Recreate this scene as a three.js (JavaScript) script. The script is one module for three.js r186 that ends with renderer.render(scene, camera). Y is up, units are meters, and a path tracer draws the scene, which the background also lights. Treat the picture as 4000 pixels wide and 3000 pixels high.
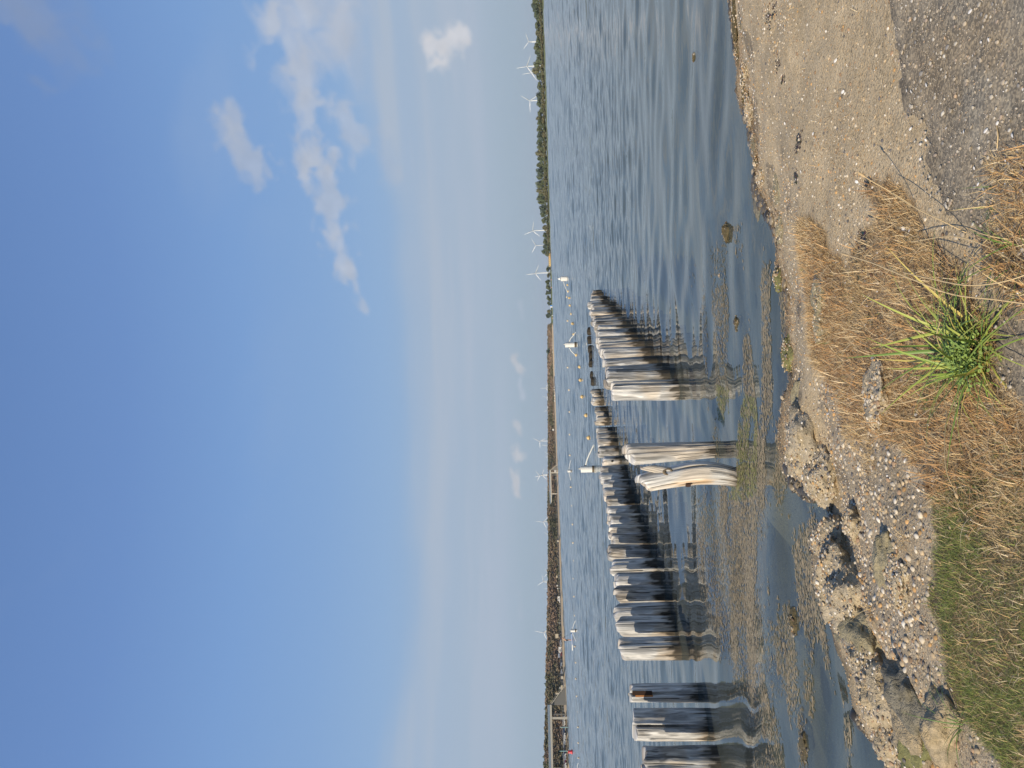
import * as THREE from 'three';
import { mergeGeometries, mergeVertices } from 'three/addons/utils/BufferGeometryUtils.js';
import { MarchingCubes } from 'three/addons/objects/MarchingCubes.js';

/* ------------------------------------------------------------------ camera, sky, sun, exposure */
const W = 1024, Hh = 768, F = 2774, CAM_H = 1.85;               // F: focal length in pixels of the 4000 x 3000 photograph
const PITCH = 0.0587, ROLL = 0.0315;
const scene = new THREE.Scene();
const eye = new THREE.Vector3(0, CAM_H, 0);
const fwd = new THREE.Vector3(0, Math.sin(PITCH), -Math.cos(PITCH));
const up0 = new THREE.Vector3(0, Math.cos(PITCH), Math.sin(PITCH));
const right = new THREE.Vector3(Math.cos(ROLL), 0, 0).addScaledVector(up0, -Math.sin(ROLL));
const up = up0.clone().multiplyScalar(Math.cos(ROLL)).add(new THREE.Vector3(Math.sin(ROLL), 0, 0));
// the phone was held upright but the picture is stored on its side: the world's up points to the picture's left
const camera = new THREE.PerspectiveCamera(2 * Math.atan(1500 / F) * 180 / Math.PI, W / Hh, 0.05, 30000);
camera.position.copy(eye);
camera.up.copy(right);
camera.lookAt(eye.clone().add(fwd));
camera.updateMatrixWorld();

const SUN_AZ = 37 * Math.PI / 180, SUN_EL = 34 * Math.PI / 180; // light travels 37 degrees to the right of straight ahead
const sunDir = new THREE.Vector3(-Math.sin(SUN_AZ) * Math.cos(SUN_EL), Math.sin(SUN_EL), Math.cos(SUN_AZ) * Math.cos(SUN_EL));
const sun = new THREE.DirectionalLight(new THREE.Color(1.0, 0.87, 0.68), 4.9);
sun.position.copy(sunDir).multiplyScalar(60).add(new THREE.Vector3(0, 0, -12));
sun.target.position.set(0, 0, -12);
sun.castShadow = true;
sun.shadow.mapSize.set(4096, 4096);
Object.assign(sun.shadow.camera, { left: -30, right: 30, top: 30, bottom: -30, near: 1, far: 150 });
scene.add(sun, sun.target);

const renderer = new THREE.WebGLRenderer({ antialias: true });
renderer.setSize(W, Hh);
renderer.toneMapping = THREE.LinearToneMapping;
renderer.toneMappingExposure = 1.0;
renderer.shadowMap.enabled = true;

/* ------------------------------------------------------------------ helpers: noise, pixels to places, tags */
function rng(seed) { let a = seed >>> 0; return () => { a = (a + 0x6D2B79F5) | 0; let t = Math.imul(a ^ (a >>> 15), 1 | a); t = (t + Math.imul(t ^ (t >>> 7), 61 | t)) ^ t; return ((t ^ (t >>> 14)) >>> 0) / 4294967296; }; }
const clamp = (x, a = 0, b = 1) => Math.min(b, Math.max(a, x));
const sstep = (a, b, x) => { const t = clamp((x - a) / (b - a)); return t * t * (3 - 2 * t); };
const lerp = (a, b, t) => a + (b - a) * t;
const PERM = new Uint8Array(512); { const r = rng(7), p = [...Array(256).keys()]; for (let i = 255; i > 0; i--) { const j = Math.floor(r() * (i + 1)); [p[i], p[j]] = [p[j], p[i]]; } for (let i = 0; i < 512; i++) PERM[i] = p[i & 255]; }
const hash3 = (x, y, z) => PERM[(PERM[(PERM[x & 255] + y) & 255] + z) & 255] / 255;
const HV = new Float32Array(256); for (let i = 0; i < 256; i++) HV[i] = i / 255;
function vn(x, y, z = 0) {                                       // value noise, 0..1
  const xi = Math.floor(x), yi = Math.floor(y), zi = Math.floor(z);
  let fx = x - xi, fy = y - yi, fz = z - zi; fx = fx * fx * (3 - 2 * fx); fy = fy * fy * (3 - 2 * fy);
  const A = PERM[xi & 255], B = PERM[(xi + 1) & 255], a0 = PERM[(A + yi) & 255], a1 = PERM[(A + yi + 1) & 255], b0 = PERM[(B + yi) & 255], b1 = PERM[(B + yi + 1) & 255], zk = zi & 255;
  let p = HV[PERM[(a0 + zk) & 255]], q = HV[PERM[(b0 + zk) & 255]], r = HV[PERM[(a1 + zk) & 255]], t = HV[PERM[(b1 + zk) & 255]];
  const u = p + (q - p) * fx, v = r + (t - r) * fx, w = u + (v - u) * fy;
  if (fz === 0) return w;
  fz = fz * fz * (3 - 2 * fz); const z1 = (zi + 1) & 255;
  p = HV[PERM[(a0 + z1) & 255]]; q = HV[PERM[(b0 + z1) & 255]]; r = HV[PERM[(a1 + z1) & 255]]; t = HV[PERM[(b1 + z1) & 255]];
  const u2 = p + (q - p) * fx, v2 = r + (t - r) * fx; return w + (u2 + (v2 - u2) * fy - w) * fz;
}
function fbm(x, y, z = 0, o = 4) { let s = 0, a = 0.5, t = 0; for (let i = 0; i < o; i++) { s += a * vn(x, y, z); t += a; x = x * 2.03 + 17.1; y = y * 2.03 + 5.7; z = z * 2.03 + 3.3; a *= 0.5; } return s / t; }
function vnw(x, y, pw, ph) {                                     // value noise that repeats every pw, ph cells
  let xi = Math.floor(x), yi = Math.floor(y), fx = x - xi, fy = y - yi; fx = fx * fx * (3 - 2 * fx); fy = fy * fy * (3 - 2 * fy);
  xi = ((xi % pw) + pw) % pw; yi = ((yi % ph) + ph) % ph; const x1 = xi + 1 === pw ? 0 : xi + 1, y1 = yi + 1 === ph ? 0 : yi + 1, z = (pw * 3 + ph) & 255;
  const A = PERM[(xi + (xi >> 8) * 57) & 255], B = PERM[(x1 + (x1 >> 8) * 57) & 255], ya = yi + (yi >> 8) * 31, yb = y1 + (y1 >> 8) * 31;
  const p = HV[PERM[(PERM[(A + ya) & 255] + z) & 255]], q = HV[PERM[(PERM[(B + ya) & 255] + z) & 255]], r = HV[PERM[(PERM[(A + yb) & 255] + z) & 255]], t = HV[PERM[(PERM[(B + yb) & 255] + z) & 255]];
  const u = p + (q - p) * fx, v = r + (t - r) * fx; return u + (v - u) * fy;
}
const rayOf = (px, py) => fwd.clone().multiplyScalar(F).addScaledVector(up, -(px - 2000)).addScaledVector(right, 1500 - py).normalize();
const at = (px, py, y = 0) => { const d = rayOf(px, py); return eye.clone().addScaledVector(d, (y - CAM_H) / d.y); };   // a photo pixel of something standing at height y
const atDist = (px, py, D) => { const d = rayOf(px, py); return eye.clone().addScaledVector(d, D / Math.hypot(d.x, d.z)); };
const azel = (px, py) => { const d = rayOf(px, py); return [Math.atan2(d.x, -d.z) * 180 / Math.PI, Math.asin(d.y) * 180 / Math.PI]; };
const horizonX = (py) => 2000 + F * Math.tan(PITCH) / Math.cos(ROLL) - (1500 - py) * Math.tan(ROLL);

const used = {};
function numbered(n) { if (!(n in used)) { used[n] = 0; return n; } used[n]++; return `${n}_${String(used[n]).padStart(3, '0')}`; }
function tag(o, label, category, group) { o.userData.label = label; o.userData.category = category; if (group) o.userData.group = group; return o; }
function mesh(name, g, m, parent) { const o = new THREE.Mesh(g, m); o.castShadow = o.receiveShadow = true; o.name = parent ? name : numbered(name); (parent || scene).add(o); return o; }
function group(name, p, yaw = 0) { const o = new THREE.Group(); o.name = numbered(name); if (p) o.position.copy(p); o.rotation.y = yaw; scene.add(o); return o; }
function struct(name, g, m) { const o = mesh(name, g, m); o.userData.kind = 'structure'; return o; }
function copies(name, g, m, mats, cols, parent) {
  const o = new THREE.InstancedMesh(g, m, mats.length); o.name = parent ? name : numbered(name); o.castShadow = o.receiveShadow = true;
  const c = new THREE.Color(); mats.forEach((t, i) => { o.setMatrixAt(i, t); if (cols) o.setColorAt(i, c.setRGB(...cols[i])); });
  o.userData.kind = 'stuff'; (parent || scene).add(o); return o;
}
const M4 = (p, q, s) => new THREE.Matrix4().compose(p, q, s);
const QE = (x, y, z) => new THREE.Quaternion().setFromEuler(new THREE.Euler(x, y, z, 'YXZ'));
const V = (x, y, z) => new THREE.Vector3(x, y, z);
const box = (w, h, d, x = 0, y = 0, z = 0) => new THREE.BoxGeometry(w, h, d).translate(x, y, z);
const cyl = (r0, r1, h, n = 10, x = 0, y = 0, z = 0) => new THREE.CylinderGeometry(r0, r1, h, n).translate(x, y, z);
const std = (r, g, b, rough = 0.8, o = {}) => { const m = new THREE.MeshStandardMaterial({ roughness: rough, ...o }); m.color.setRGB(r, g, b); return m; };
const SRGB = new Uint8Array(4096); for (let i = 0; i < 4096; i++) { const v = i / 4095; SRGB[i] = Math.round(255 * clamp(v <= 0.0031308 ? v * 12.92 : 1.055 * Math.pow(v, 1 / 2.4) - 0.055)); }
function dataTex(w, h, fn, color) {                              // fn(x, y) -> [r, g, b] linear 0..1
  const a = new Uint8Array(w * h * 4), s = (v) => SRGB[v <= 0 ? 0 : v >= 1 ? 4095 : (v * 4095) | 0];
  for (let y = 0, i = 0; y < h; y++) for (let x = 0; x < w; x++, i += 4) { const c = fn(x, y); for (let k = 0; k < 3; k++) a[i + k] = color ? s(c[k]) : Math.round(255 * clamp(c[k])); a[i + 3] = 255; }
  const t = new THREE.DataTexture(a, w, h); t.wrapS = t.wrapT = THREE.RepeatWrapping; t.magFilter = THREE.LinearFilter; t.minFilter = THREE.LinearMipmapLinearFilter; t.generateMipmaps = true;
  if (color) t.colorSpace = THREE.SRGBColorSpace; t.needsUpdate = true; return t;
}
const rep = (t, x, y) => { const c = t.clone(); c.repeat.set(x, y); c.needsUpdate = true; return c; };

/* ------------------------------------------------------------------ the sky: air and clouds */
{
  const w = 3072, h = 1536, a = new Float32Array(w * h * 4);
  const ramp = [[-90, .30, .37, .43], [-2, .34, .42, .50], [0, .345, .44, .525], [4, .36, .46, .565], [8, .335, .452, .60], [13.5, .275, .425, .655], [18, .232, .385, .65], [24, .195, .345, .635], [32, .15, .275, .56], [40, .125, .235, .495], [60, .09, .18, .41], [90, .075, .155, .37]];
  const air = (el) => { for (let i = 1; i < ramp.length; i++) if (el <= ramp[i][0]) { const t = (el - ramp[i - 1][0]) / (ramp[i][0] - ramp[i - 1][0]); return [1, 2, 3].map(k => lerp(ramp[i - 1][k], ramp[i][k], t)); } return ramp[ramp.length - 1].slice(1); };
  // cloud banks along lines in azimuth and elevation: from, to, half-width across (deg), density, brightness, fineness
  const P = (x0, y0, x1, y1, wd, dens, br, fine) => { const [a0, e0] = azel(x0, y0), [a1, e1] = azel(x1, y1), m = wd * 2.2; return { a0, e0, a1, e1, wd, dens, br, fine, lo: Math.min(e0, e1) - m, hi: Math.max(e0, e1) + m, lf: Math.min(a0, a1) - m, rt: Math.max(a0, a1) + m }; };
  const banks = [
    P(1140, -260, 1215, 240, 3.1, .95, .545, .42), P(1070, -160, 1180, 180, 1.9, .5, .53, .42), P(1380, 130, 1395, 380, 1.1, .32, .50, .5), P(1280, -200, 1330, 150, 2.6, .5, .49, .36),
    P(900, 470, 1010, 690, 1.35, .75, .50, .75), P(880, 480, 930, 560, .9, .5, .50, .8),
    P(1205, 420, 1240, 640, 1.25, .85, .53, .8), P(1240, 640, 1290, 880, 1.5, .8, .53, .8), P(1340, 440, 1400, 590, 1.1, .7, .53, .7),
    P(1315, 905, 1345, 1060, 1.05, .8, .54, .9), P(1360, 1050, 1430, 1210, .6, .65, .53, .9), P(1480, 500, 1530, 680, 1.0, .35, .50, .7),
    P(1690, 175, 1770, 150, 1.15, 1.25, .68, .8), P(1725, 220, 1745, 200, 1.2, 1.0, .68, .9),
    P(2012, 1400, 2030, 1440, .42, .8, .60, 1.6), P(2030, 1470, 2038, 1550, .3, .6, .58, 1.8), P(2018, 1660, 2036, 1700, .35, .7, .60, 1.8), P(2020, 1740, 2022, 1790, .5, .9, .61, 1.6), P(2018, 1840, 2022, 1935, .45, .9, .60, 1.6), P(2030, 1180, 2040, 1240, .35, .35, .55, 1.6), P(2030, 2310, 2035, 2420, .2, .25, .52, 1.6),
    P(20, -80, 110, 110, 1.6, .34, .37, .6), P(150, -60, 300, 260, 1.8, .22, .34, .5), P(150, 320, 190, 350, .6, .25, .34, .9),
  ];
  for (let j = 0, i = 0; j < h; j++) {
    const el = ((j + .5) / h - .5) * 180, row = air(el);
    for (let k = 0; k < w; k++, i += 4) {
      const ph = ((k + .5) / w - .5) * 2 * Math.PI, az = Math.atan2(Math.cos(ph), -Math.sin(ph)) * 180 / Math.PI;
      let c = row;
      if (el > -1) {
        // a veil of high streaks low over the horizon, all the way round
        const wob = (fbm(az * .06 + 40, 3.1) - .5) * 6, top = 11.2 + wob * .6 + 2.4 * sstep(12, 28, az) + 1.6 * sstep(-18, -28, az);
        const low = el < top + 1.5 && el > 2.2, st = low ? fbm(az * .05 + 11, el * .75 + az * .012, 0, 5) : 0, st2 = low ? fbm(az * .10 + 3, el * 1.5 - az * .02, 9, 4) : 0;
        let veil = sstep(top + 1.1, top - 1.0 - 1.6 * st2, el) * sstep(2.2, 5.5, el) * (.46 + .54 * sstep(.34, .66, st) * (.5 + .5 * sstep(.3, .65, st2)));
        veil = clamp(veil * .95);
        const wisp = el < 16 || el > 70 ? 0 : sstep(.55, .80, fbm(az * .045 + 70, el * .11 + az * .02, 2, 5)) * sstep(16, 26, el) * sstep(70, 50, el) * .16;
        c = c.map((v, n) => lerp(v, [.415, .492, .605][n], clamp(veil + wisp)));
        for (const b of banks) {
          if (el < b.lo || el > b.hi || az < b.lf || az > b.rt) continue;
          const dx = b.a1 - b.a0, dy = b.e1 - b.e0, L2 = dx * dx + dy * dy || 1e-6;
          let da = az - b.a0; if (da > 180) da -= 360; if (da < -180) da += 360;
          const t = clamp((da * dx + (el - b.e0) * dy) / L2), qx = da - t * dx, qy = el - b.e0 - t * dy, dist = Math.hypot(qx, qy) / b.wd;
          if (dist > 2.2) continue;
          const wx = (fbm(az * b.fine * 1.6 + 3, el * b.fine * 1.6, 8, 3) - .5) * 1.3, n1 = fbm(az * b.fine + 31 + wx, el * b.fine * 1.35 + 12 + wx * .7, 5, 7);
          const body = clamp((1.05 - dist) * 1.15 + (n1 - .5) * 3.4), d = clamp(body * b.dens) * sstep(2.1, .9, dist);
          const lit = b.br * (.94 + .22 * (fbm(az * b.fine * 1.7 + 9, el * b.fine * 1.7, 2, 4) - .35));
          c = c.map((v, n) => lerp(v, lit * (b.br > .58 ? [1.0, 1.0, 1.05] : [.93, 1.02, 1.20])[n], d * .80));
        }
      }
      a[i] = c[0]; a[i + 1] = c[1]; a[i + 2] = c[2]; a[i + 3] = 1;
    }
  }
  const t = new THREE.DataTexture(a, w, h, THREE.RGBAFormat, THREE.FloatType); t.mapping = THREE.EquirectangularReflectionMapping; t.magFilter = t.minFilter = THREE.LinearFilter; t.wrapS = THREE.RepeatWrapping; t.needsUpdate = true;
  scene.background = t; scene.environment = t;
}

/* ------------------------------------------------------------------ the near bank: shoreline, heights, zones */
const shorePx = [[2846, -60], [2857, 0], [2868, 120], [2890, 250], [2878, 360], [2905, 440], [2940, 520], [2962, 640], [2950, 740], [2985, 830], [3030, 900], [3045, 980], [3040, 1040], [3065, 1120], [3080, 1200], [3080, 1300], [3062, 1360], [3100, 1430], [3106, 1490], [3085, 1560], [3068, 1640], [3074, 1740], [3088, 1860], [3135, 1930], [3215, 1975], [3290, 1990], [3300, 2020], [3235, 2060], [3200, 2130], [3216, 2240], [3252, 2350], [3286, 2450], [3318, 2540], [3352, 2640], [3374, 2740], [3385, 2820], [3425, 2890], [3490, 2960], [3530, 3020]];
const shore = [[34, 11], [12, 8.6], [6.5, 7.4], ...shorePx.map(([x, y]) => { const p = at(x, y, 0); return [p.x, -p.z]; }), [-3.2, 3.2], [-6, 1.6], [-12, -2], [-34, -9]];
const land = [...shore, [-34, -30], [34, -30]];
function inPoly(x, d, P) { let c = false; for (let i = 0, j = P.length - 1; i < P.length; j = i++) { const [xi, yi] = P[i], [xj, yj] = P[j]; if ((yi > d) !== (yj > d) && x < (xj - xi) * (d - yi) / (yj - yi) + xi) c = !c; } return c; }
function edgeDist(x, d, P, closed) { let m = 1e9; for (let i = closed ? 0 : 1, n = P.length; i < n; i++) { const [ax, ay] = P[(i + n - 1) % n], [bx, by] = P[i], dx = bx - ax, dy = by - ay, t = clamp(((x - ax) * dx + (d - ay) * dy) / (dx * dx + dy * dy)), q = Math.hypot(x - ax - t * dx, d - ay - t * dy); if (q < m) m = q; } return m; }
const sdTrue = (x, d) => edgeDist(x, d, shore) * (inPoly(x, d, land) ? 1 : -1) + (fbm(x * 4.3 + 5, d * 4.3, 33, 4) - .5) * .17;
const SDX = -8.4, SDD = -2, SDN = .06, SDW = 290, SDH = 260, SD = new Float32Array(SDW * SDH);
for (let j = 0; j < SDH; j++) for (let i = 0; i < SDW; i++) SD[j * SDW + i] = sdTrue(SDX + i * SDN, SDD + j * SDN);
{ // under water the distance is smoothed, so that the bed has no creases
  let B = SD.slice(); const T = new Float32Array(SD.length), R = 6; for (let n = 0; n < 3; n++) {
    for (let j = 0; j < SDH; j++) for (let i = 0; i < SDW; i++) { let v = 0; for (let k = -R; k <= R; k++) v += B[j * SDW + clamp(i + k, 0, SDW - 1)]; T[j * SDW + i] = v / (2 * R + 1); }
    for (let j = 0; j < SDH; j++) for (let i = 0; i < SDW; i++) { let v = 0; for (let k = -R; k <= R; k++) v += T[clamp(j + k, 0, SDH - 1) * SDW + i]; B[j * SDW + i] = v / (2 * R + 1); } }
  for (let i = 0; i < SD.length; i++) SD[i] = lerp(SD[i], B[i], sstep(-.10, -.55, SD[i]));
}
function sdShore(x, d) {                                         // looked up between the points of a 6 cm raster
  const a = (x - SDX) / SDN, b = (d - SDD) / SDN; if (a < 0 || b < 0 || a >= SDW - 1 || b >= SDH - 1) return sdTrue(x, d);
  const i = a | 0, j = b | 0, u = a - i, v = b - j, k = j * SDW + i; return lerp(lerp(SD[k], SD[k + 1], u), lerp(SD[k + SDW], SD[k + SDW + 1], u), v);
}
const zonePoly = (pts, y = 0.3) => pts.map(([a, b]) => { const p = at(a, b, y); return [p.x, -p.z]; });
const Z = {
  asphalt: zonePoly([[3400, -700], [3440, -100], [3478, 200], [3535, 450], [3610, 700], [3680, 860], [3790, 1010], [3880, 1230], [3890, 1450], [3985, 1600], [4300, 1750], [6000, 1500], [6000, -1200]]),
  gravel: zonePoly([[3120, 1500], [3130, 1650], [3150, 1800], [3300, 1960], [3250, 2080], [3280, 2260], [3330, 2420], [3400, 2620], [3480, 2800], [3600, 3000], [3700, 3300], [4050, 3300], [3930, 3000], [3790, 2850], [3715, 2600], [3690, 2350], [3670, 2050], [3640, 1900], [3560, 1750], [3400, 1560], [3250, 1500]]),
  green: zonePoly([[3655, 1900], [3672, 2050], [3688, 2300], [3706, 2550], [3770, 2780], [3850, 2920], [3960, 3060], [4200, 3300], [5200, 3300], [5200, 1800], [3900, 1800], [3760, 1800]]),
  dryA: zonePoly([[3095, 880], [3130, 860], [3220, 950], [3330, 1000], [3420, 870], [3370, 760], [3440, 640], [3520, 660], [3570, 800], [3640, 980], [3800, 1100], [3870, 1260], [3890, 1460], [3960, 1620], [4000, 1750], [4000, 2050], [3800, 2000], [3660, 1900], [3580, 1760], [3420, 1640], [3330, 1700], [3250, 1660], [3190, 1500], [3120, 1440], [3098, 1320], [3085, 1150], [3070, 1010]]),
  dryB: zonePoly([[3840, 640], [3950, 560], [4200, 500], [4200, 1300], [4010, 1240], [3920, 1120], [3860, 900]]),
  tuftC: zonePoly([[3230, 1650], [3330, 1600], [3420, 1700], [3430, 1830], [3380, 1900], [3320, 1760]]),
};
const ZR = {}, ZN = .025, ZW = 380, ZH = 320;                    // the zones, looked up on a 2.5 cm raster
for (const k in Z) { const m = ZR[k] = new Uint8Array(ZW * ZH); for (let j = 0; j < ZH; j++) for (let i = 0; i < ZW; i++) { const x = -4.5 + (i + .5) * ZN, d = .4 + (j + .5) * ZN, n1 = (fbm(x * 3.3, d * 3.3, 51, 5) - .5) * .34, n2 = (fbm(x * 3.3 + 40, d * 3.3, 52, 5) - .5) * .34; m[j * ZW + i] = inPoly(x + n1, d + n2, Z[k]) ? 1 : 0; } }
const zc = (k, x, d) => { const i = Math.floor((x + 4.5) / ZN), j = Math.floor((d - .4) / ZN); return i < 0 || j < 0 || i >= ZW || j >= ZH ? inPoly(x, d, Z[k]) : ZR[k][j * ZW + i] === 1; };
const shoalPts = [[2830, 2250, .95, 1.5], [2900, 2450, .8, 1.1], [2850, 2020, .5, .7], [2960, 1900, .5, .4]].map(([a, b, rx, rz]) => { const p = at(a, b, 0); return [p.x, -p.z, rx, rz]; });
const shoal = (x, d) => { let s = 0; for (const [sx, sd, rx, rz] of shoalPts) s = Math.max(s, sstep(1.25, .35, Math.hypot((x - sx) / rx, (d - sd) / rz))); return s; };
function Hs(x, d, s) {                                           // height of the ground or of the bed under the water
  if (s > 0) {
    const lump = fbm(x * 2.2 + 9, d * 2.2, 1, 4) - .5, leftSide = sstep(.3, -.6, x - .12 * (d - 5));
    return .02 + .05 * sstep(0, .07, s) * (.4 + leftSide) + .25 * sstep(0, 1.5, s) + lump * (.05 + .06 * leftSide) * sstep(0, .25, s) * sstep(3.6, 1.2, s) + (fbm(x * 9, d * 9, 4, 3) - .5) * .018;
  }
  const q = -s, base = -.03 - .13 * sstep(0, .5, q) - .10 * q + (fbm(x * 1.6, d * 1.6, 8, 3) - .5) * .10 * sstep(0, .5, q);
  return Math.max(-1.5, lerp(base, -.035 + (fbm(x * 4, d * 4, 2, 3) - .5) * .05, shoal(x, d)));
}
const H = (x, d) => Hs(x, d, sdShore(x, d));
function onGround(px, py) { let y = .2, p; for (let i = 0; i < 7; i++) { p = at(px, py, y); y = lerp(y, H(p.x, -p.z), .8); } p.y = H(p.x, -p.z); return p; }

/* ------------------------------------------------------------------ surface textures */
const sandTex = dataTex(1024, 1024, (x, y) => {
  const n = .5 * vnw(x / 8, y / 8, 128, 128) + .5 * vnw(x / 2.5, y / 2.5, 409, 409), m = vnw(x / 64, y / 64, 16, 16) * .6 + vnw(x / 24, y / 24, 42, 42) * .4, g = hash3(x * 7 + y, y * 3, x >> 3);
  const sp1 = vnw(x / 3.2 + 7, y / 3.2, 320, 320), sp2 = vnw(x / 5.5, y / 5.5 + 3, 186, 186); let k = .64 + .30 * n + .26 * (m - .5); k *= 1 + .55 * sstep(.74, .86, sp1) - .50 * sstep(.24, .14, sp1) - .35 * sstep(.22, .12, sp2); if (g > .985) k *= 1.3; else if (g < .02) k *= .5;
  const o = .10 * sstep(.70, .85, sp2); return [k * (1 + o), k * (.97 + .03 * m), k * (.92 + .10 * m - o)];
}, true);
const gritBump = dataTex(1024, 1024, (x, y) => { const v = .5 * vnw(x / 6, y / 6, 170, 170) + .3 * vnw(x / 2.2, y / 2.2, 465, 465) + .2 * vnw(x / 30, y / 30, 34, 34); return [v, v, v]; });
const asphTex = dataTex(1024, 1024, (x, y) => {
  const st = vnw(x / 4.2, y / 4.2, 243, 243), st2 = vnw(x / 9, y / 9, 113, 113), d = vnw(x / 60, y / 60, 17, 17);
  const k = sstep(.40, .74, st) * .62 + sstep(.5, .75, st2) * .30; const b = .34 + .52 * k + .22 * (d - .4);
  return [b * 1.0, b * (.95 - .03 * k), b * (.86 - .10 * k)];
}, true);
const woods = [0, 1, 2, 3].map(sd => {                            // bleached, grey, grey-brown, dark: long grain, black streaks, drying cracks
  const w = 384, h = 768, dark = [.28, .45, .60, .75][sd], base = [.72, .66, .58, .48][sd], K = sd * 7 + 1, cols = new Float32Array(w * h), info = [];
  for (let y = 0, i = 0; y < h; y++) for (let x = 0; x < w; x++, i++) {
    const u = x / w, v = y / h, wp = (vnw(u * 5 + K, v * 2, 5, 2) - .5) * .35 + (vnw(u * 12, v * 5 + K, 12, 5) - .5) * .12;
    const g1 = vnw(u * 16 + wp * 1.6 + K, v * 2, 16, 2), g2 = vnw(u * 44 + wp * 3, v * 5 + K, 44, 5), g3 = vnw(u * 96 + wp * 5, v * 16, 96, 16), bl = vnw(u * 9 + K, v * 3, 9, 3) * .4 + vnw(u * 30 + wp * 2, v * 9 + K, 30, 9) * .6, cm = vnw(u * 11 + K, v * 4, 11, 4), cr = cm > .5 ? 1 - Math.abs(2 * vnw(u * 15 + wp * 2.2 + K * 2, .5, 15, 1) - 1) : 0, cr2 = cm < .55 ? 1 - Math.abs(2 * vnw(u * 34 + wp * 4 + K, .5, 34, 1) - 1) : 0;
    const st = sstep(.52, .72, bl * .66 + g1 * .36) * dark * (.25 + .75 * sstep(.35, .62, g3 * .6 + g2 * .4)), ck = Math.max(sstep(.86, .97, cr) * sstep(.5, .62, cm), .6 * sstep(.82, .97, cr2) * sstep(.55, .42, cm)), br = sstep(.5, .8, vnw(u * 5, v * 4 + K * 3, 5, 4)) * .6;
    info.push([g1, g2, g3, st, ck, br]);
  }
  const at2 = (x, y) => info[y * w + x];
  const col = dataTex(w, h, (x, y) => { const [g1, g2, g3, st, ck, br] = at2(x, y); let k = base * (.66 + .42 * g1) * (.52 + .78 * g2) * (.84 + .32 * g3); k = lerp(k, .040, st); k *= 1 - .84 * ck; return [k * (1 + .05 * br), k * (.98 - .10 * br), k * (.925 - .26 * br)]; }, true);
  const bump = dataTex(w, h, (x, y) => { const [g1, g2, g3, st, ck] = at2(x, y), v = .30 * g1 + .34 * g2 + .2 * g3 - .1 * st - .55 * ck + .4; return [v, v, v]; });
  return new THREE.MeshStandardMaterial({ map: col, bumpMap: bump, bumpScale: .016, roughness: .88, vertexColors: true });
});
const rockTex = dataTex(1024, 1024, (x, y) => {
  const n = vnw(x / 40, y / 40, 25, 25) * .5 + vnw(x / 14, y / 14, 73, 73) * .3 + vnw(x / 4, y / 4, 256, 256) * .2, g = hash3(x >> 1, (y >> 1) * 5, 3);
  let k = .55 + .75 * (n - .25); if (g > .96) k *= 1.5; if (g < .05) k *= .55; return [k, k * (.97 - .05 * n), k * (.86 - .06 * n)];
}, true);
const rockBump = dataTex(1024, 1024, (x, y) => { const v = vnw(x / 50, y / 50, 20, 20) * .4 + vnw(x / 16, y / 16, 64, 64) * .35 + vnw(x / 5, y / 5, 204, 204) * .25; return [v, v, v]; });

/* ------------------------------------------------------------------ ground, bed, asphalt, water */
function grid(x0, x1, d0, d1, step, fn) {                        // fn(x, d) -> [y, r, g, b]
  const nx = Math.round((x1 - x0) / step), nd = Math.round((d1 - d0) / step), pos = [], uv = [], col = [], idx = [];
  for (let j = 0; j <= nd; j++) for (let i = 0; i <= nx; i++) { const x = lerp(x0, x1, i / nx), d = lerp(d0, d1, j / nd), [y, r, g, b] = fn(x, d); pos.push(x, y, -d); uv.push(x / 1.6, d / 1.6); if (r !== undefined) col.push(r, g, b); }
  for (let j = 0; j < nd; j++) for (let i = 0; i < nx; i++) { const a = j * (nx + 1) + i, b = a + 1, c = a + nx + 1, e = c + 1; idx.push(a, b, e, a, e, c); }
  const g = new THREE.BufferGeometry(); g.setAttribute('position', new THREE.Float32BufferAttribute(pos, 3)); g.setAttribute('uv', new THREE.Float32BufferAttribute(uv, 2)); if (col.length) g.setAttribute('color', new THREE.Float32BufferAttribute(col, 3)); g.setIndex(idx); g.computeVertexNormals(); return g;
}
const groundMat = new THREE.MeshStandardMaterial({ map: sandTex, bumpMap: gritBump, bumpScale: .006, roughness: .95, vertexColors: true });
function groundCol(x, d) {
  const s = sdShore(x, d), y = Hs(x, d, s), p = fbm(x * 3.1, d * 3.1, 6, 4), q = fbm(x * 9.3, d * 9.3, 16, 3);
  let c;
  if (s > 0) {
    c = [.55, .44, .275].map((v, i) => v * (.80 + .40 * p) + [.03, .02, .01][i] * (q - .5));
    if (zc('gravel', x, d)) c = [.45, .37, .25].map(v => v * (.62 + .7 * q));
    if (zc('dryA', x, d) || zc('dryB', x, d)) c = [.36, .265, .15].map(v => v * (.65 + .55 * q));
    if (zc('green', x, d)) c = [.15, .12, .06].map(v => v * (.7 + .5 * q));
    const wet = sstep(.22, .02, s + (q - .5) * .22);              // the wet, weedy rim with its ragged edge
    c = c.map((v, i) => lerp(v, [.10, .078, .045][i], wet * .85));
    const weed = sstep(.62, .70, fbm(x * 5 + 3, d * 5, 30, 4)) * sstep(1.4, .6, s); c = c.map((v, i) => lerp(v, [.05, .045, .04][i], weed * .6));
  } else {
    const al = sstep(.45, .62, fbm(x * 2.3 + 20, d * 2.3, 12, 5)), mud = fbm(x * 6, d * 6, 3, 4), sh = shoal(x, d);
    c = [.30, .24, .155].map((v, i) => lerp(v, [.10, .10, .045][i], al * .85) * (.55 + .8 * mud));
    c = c.map((v, i) => lerp(v, [.46, .35, .22][i] * (.65 + .6 * mud), sh * .85));
  }
  return [y, ...c];
}
struct('ground', grid(-6.5, 8, .2, 12, .036, groundCol), groundMat);
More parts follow.
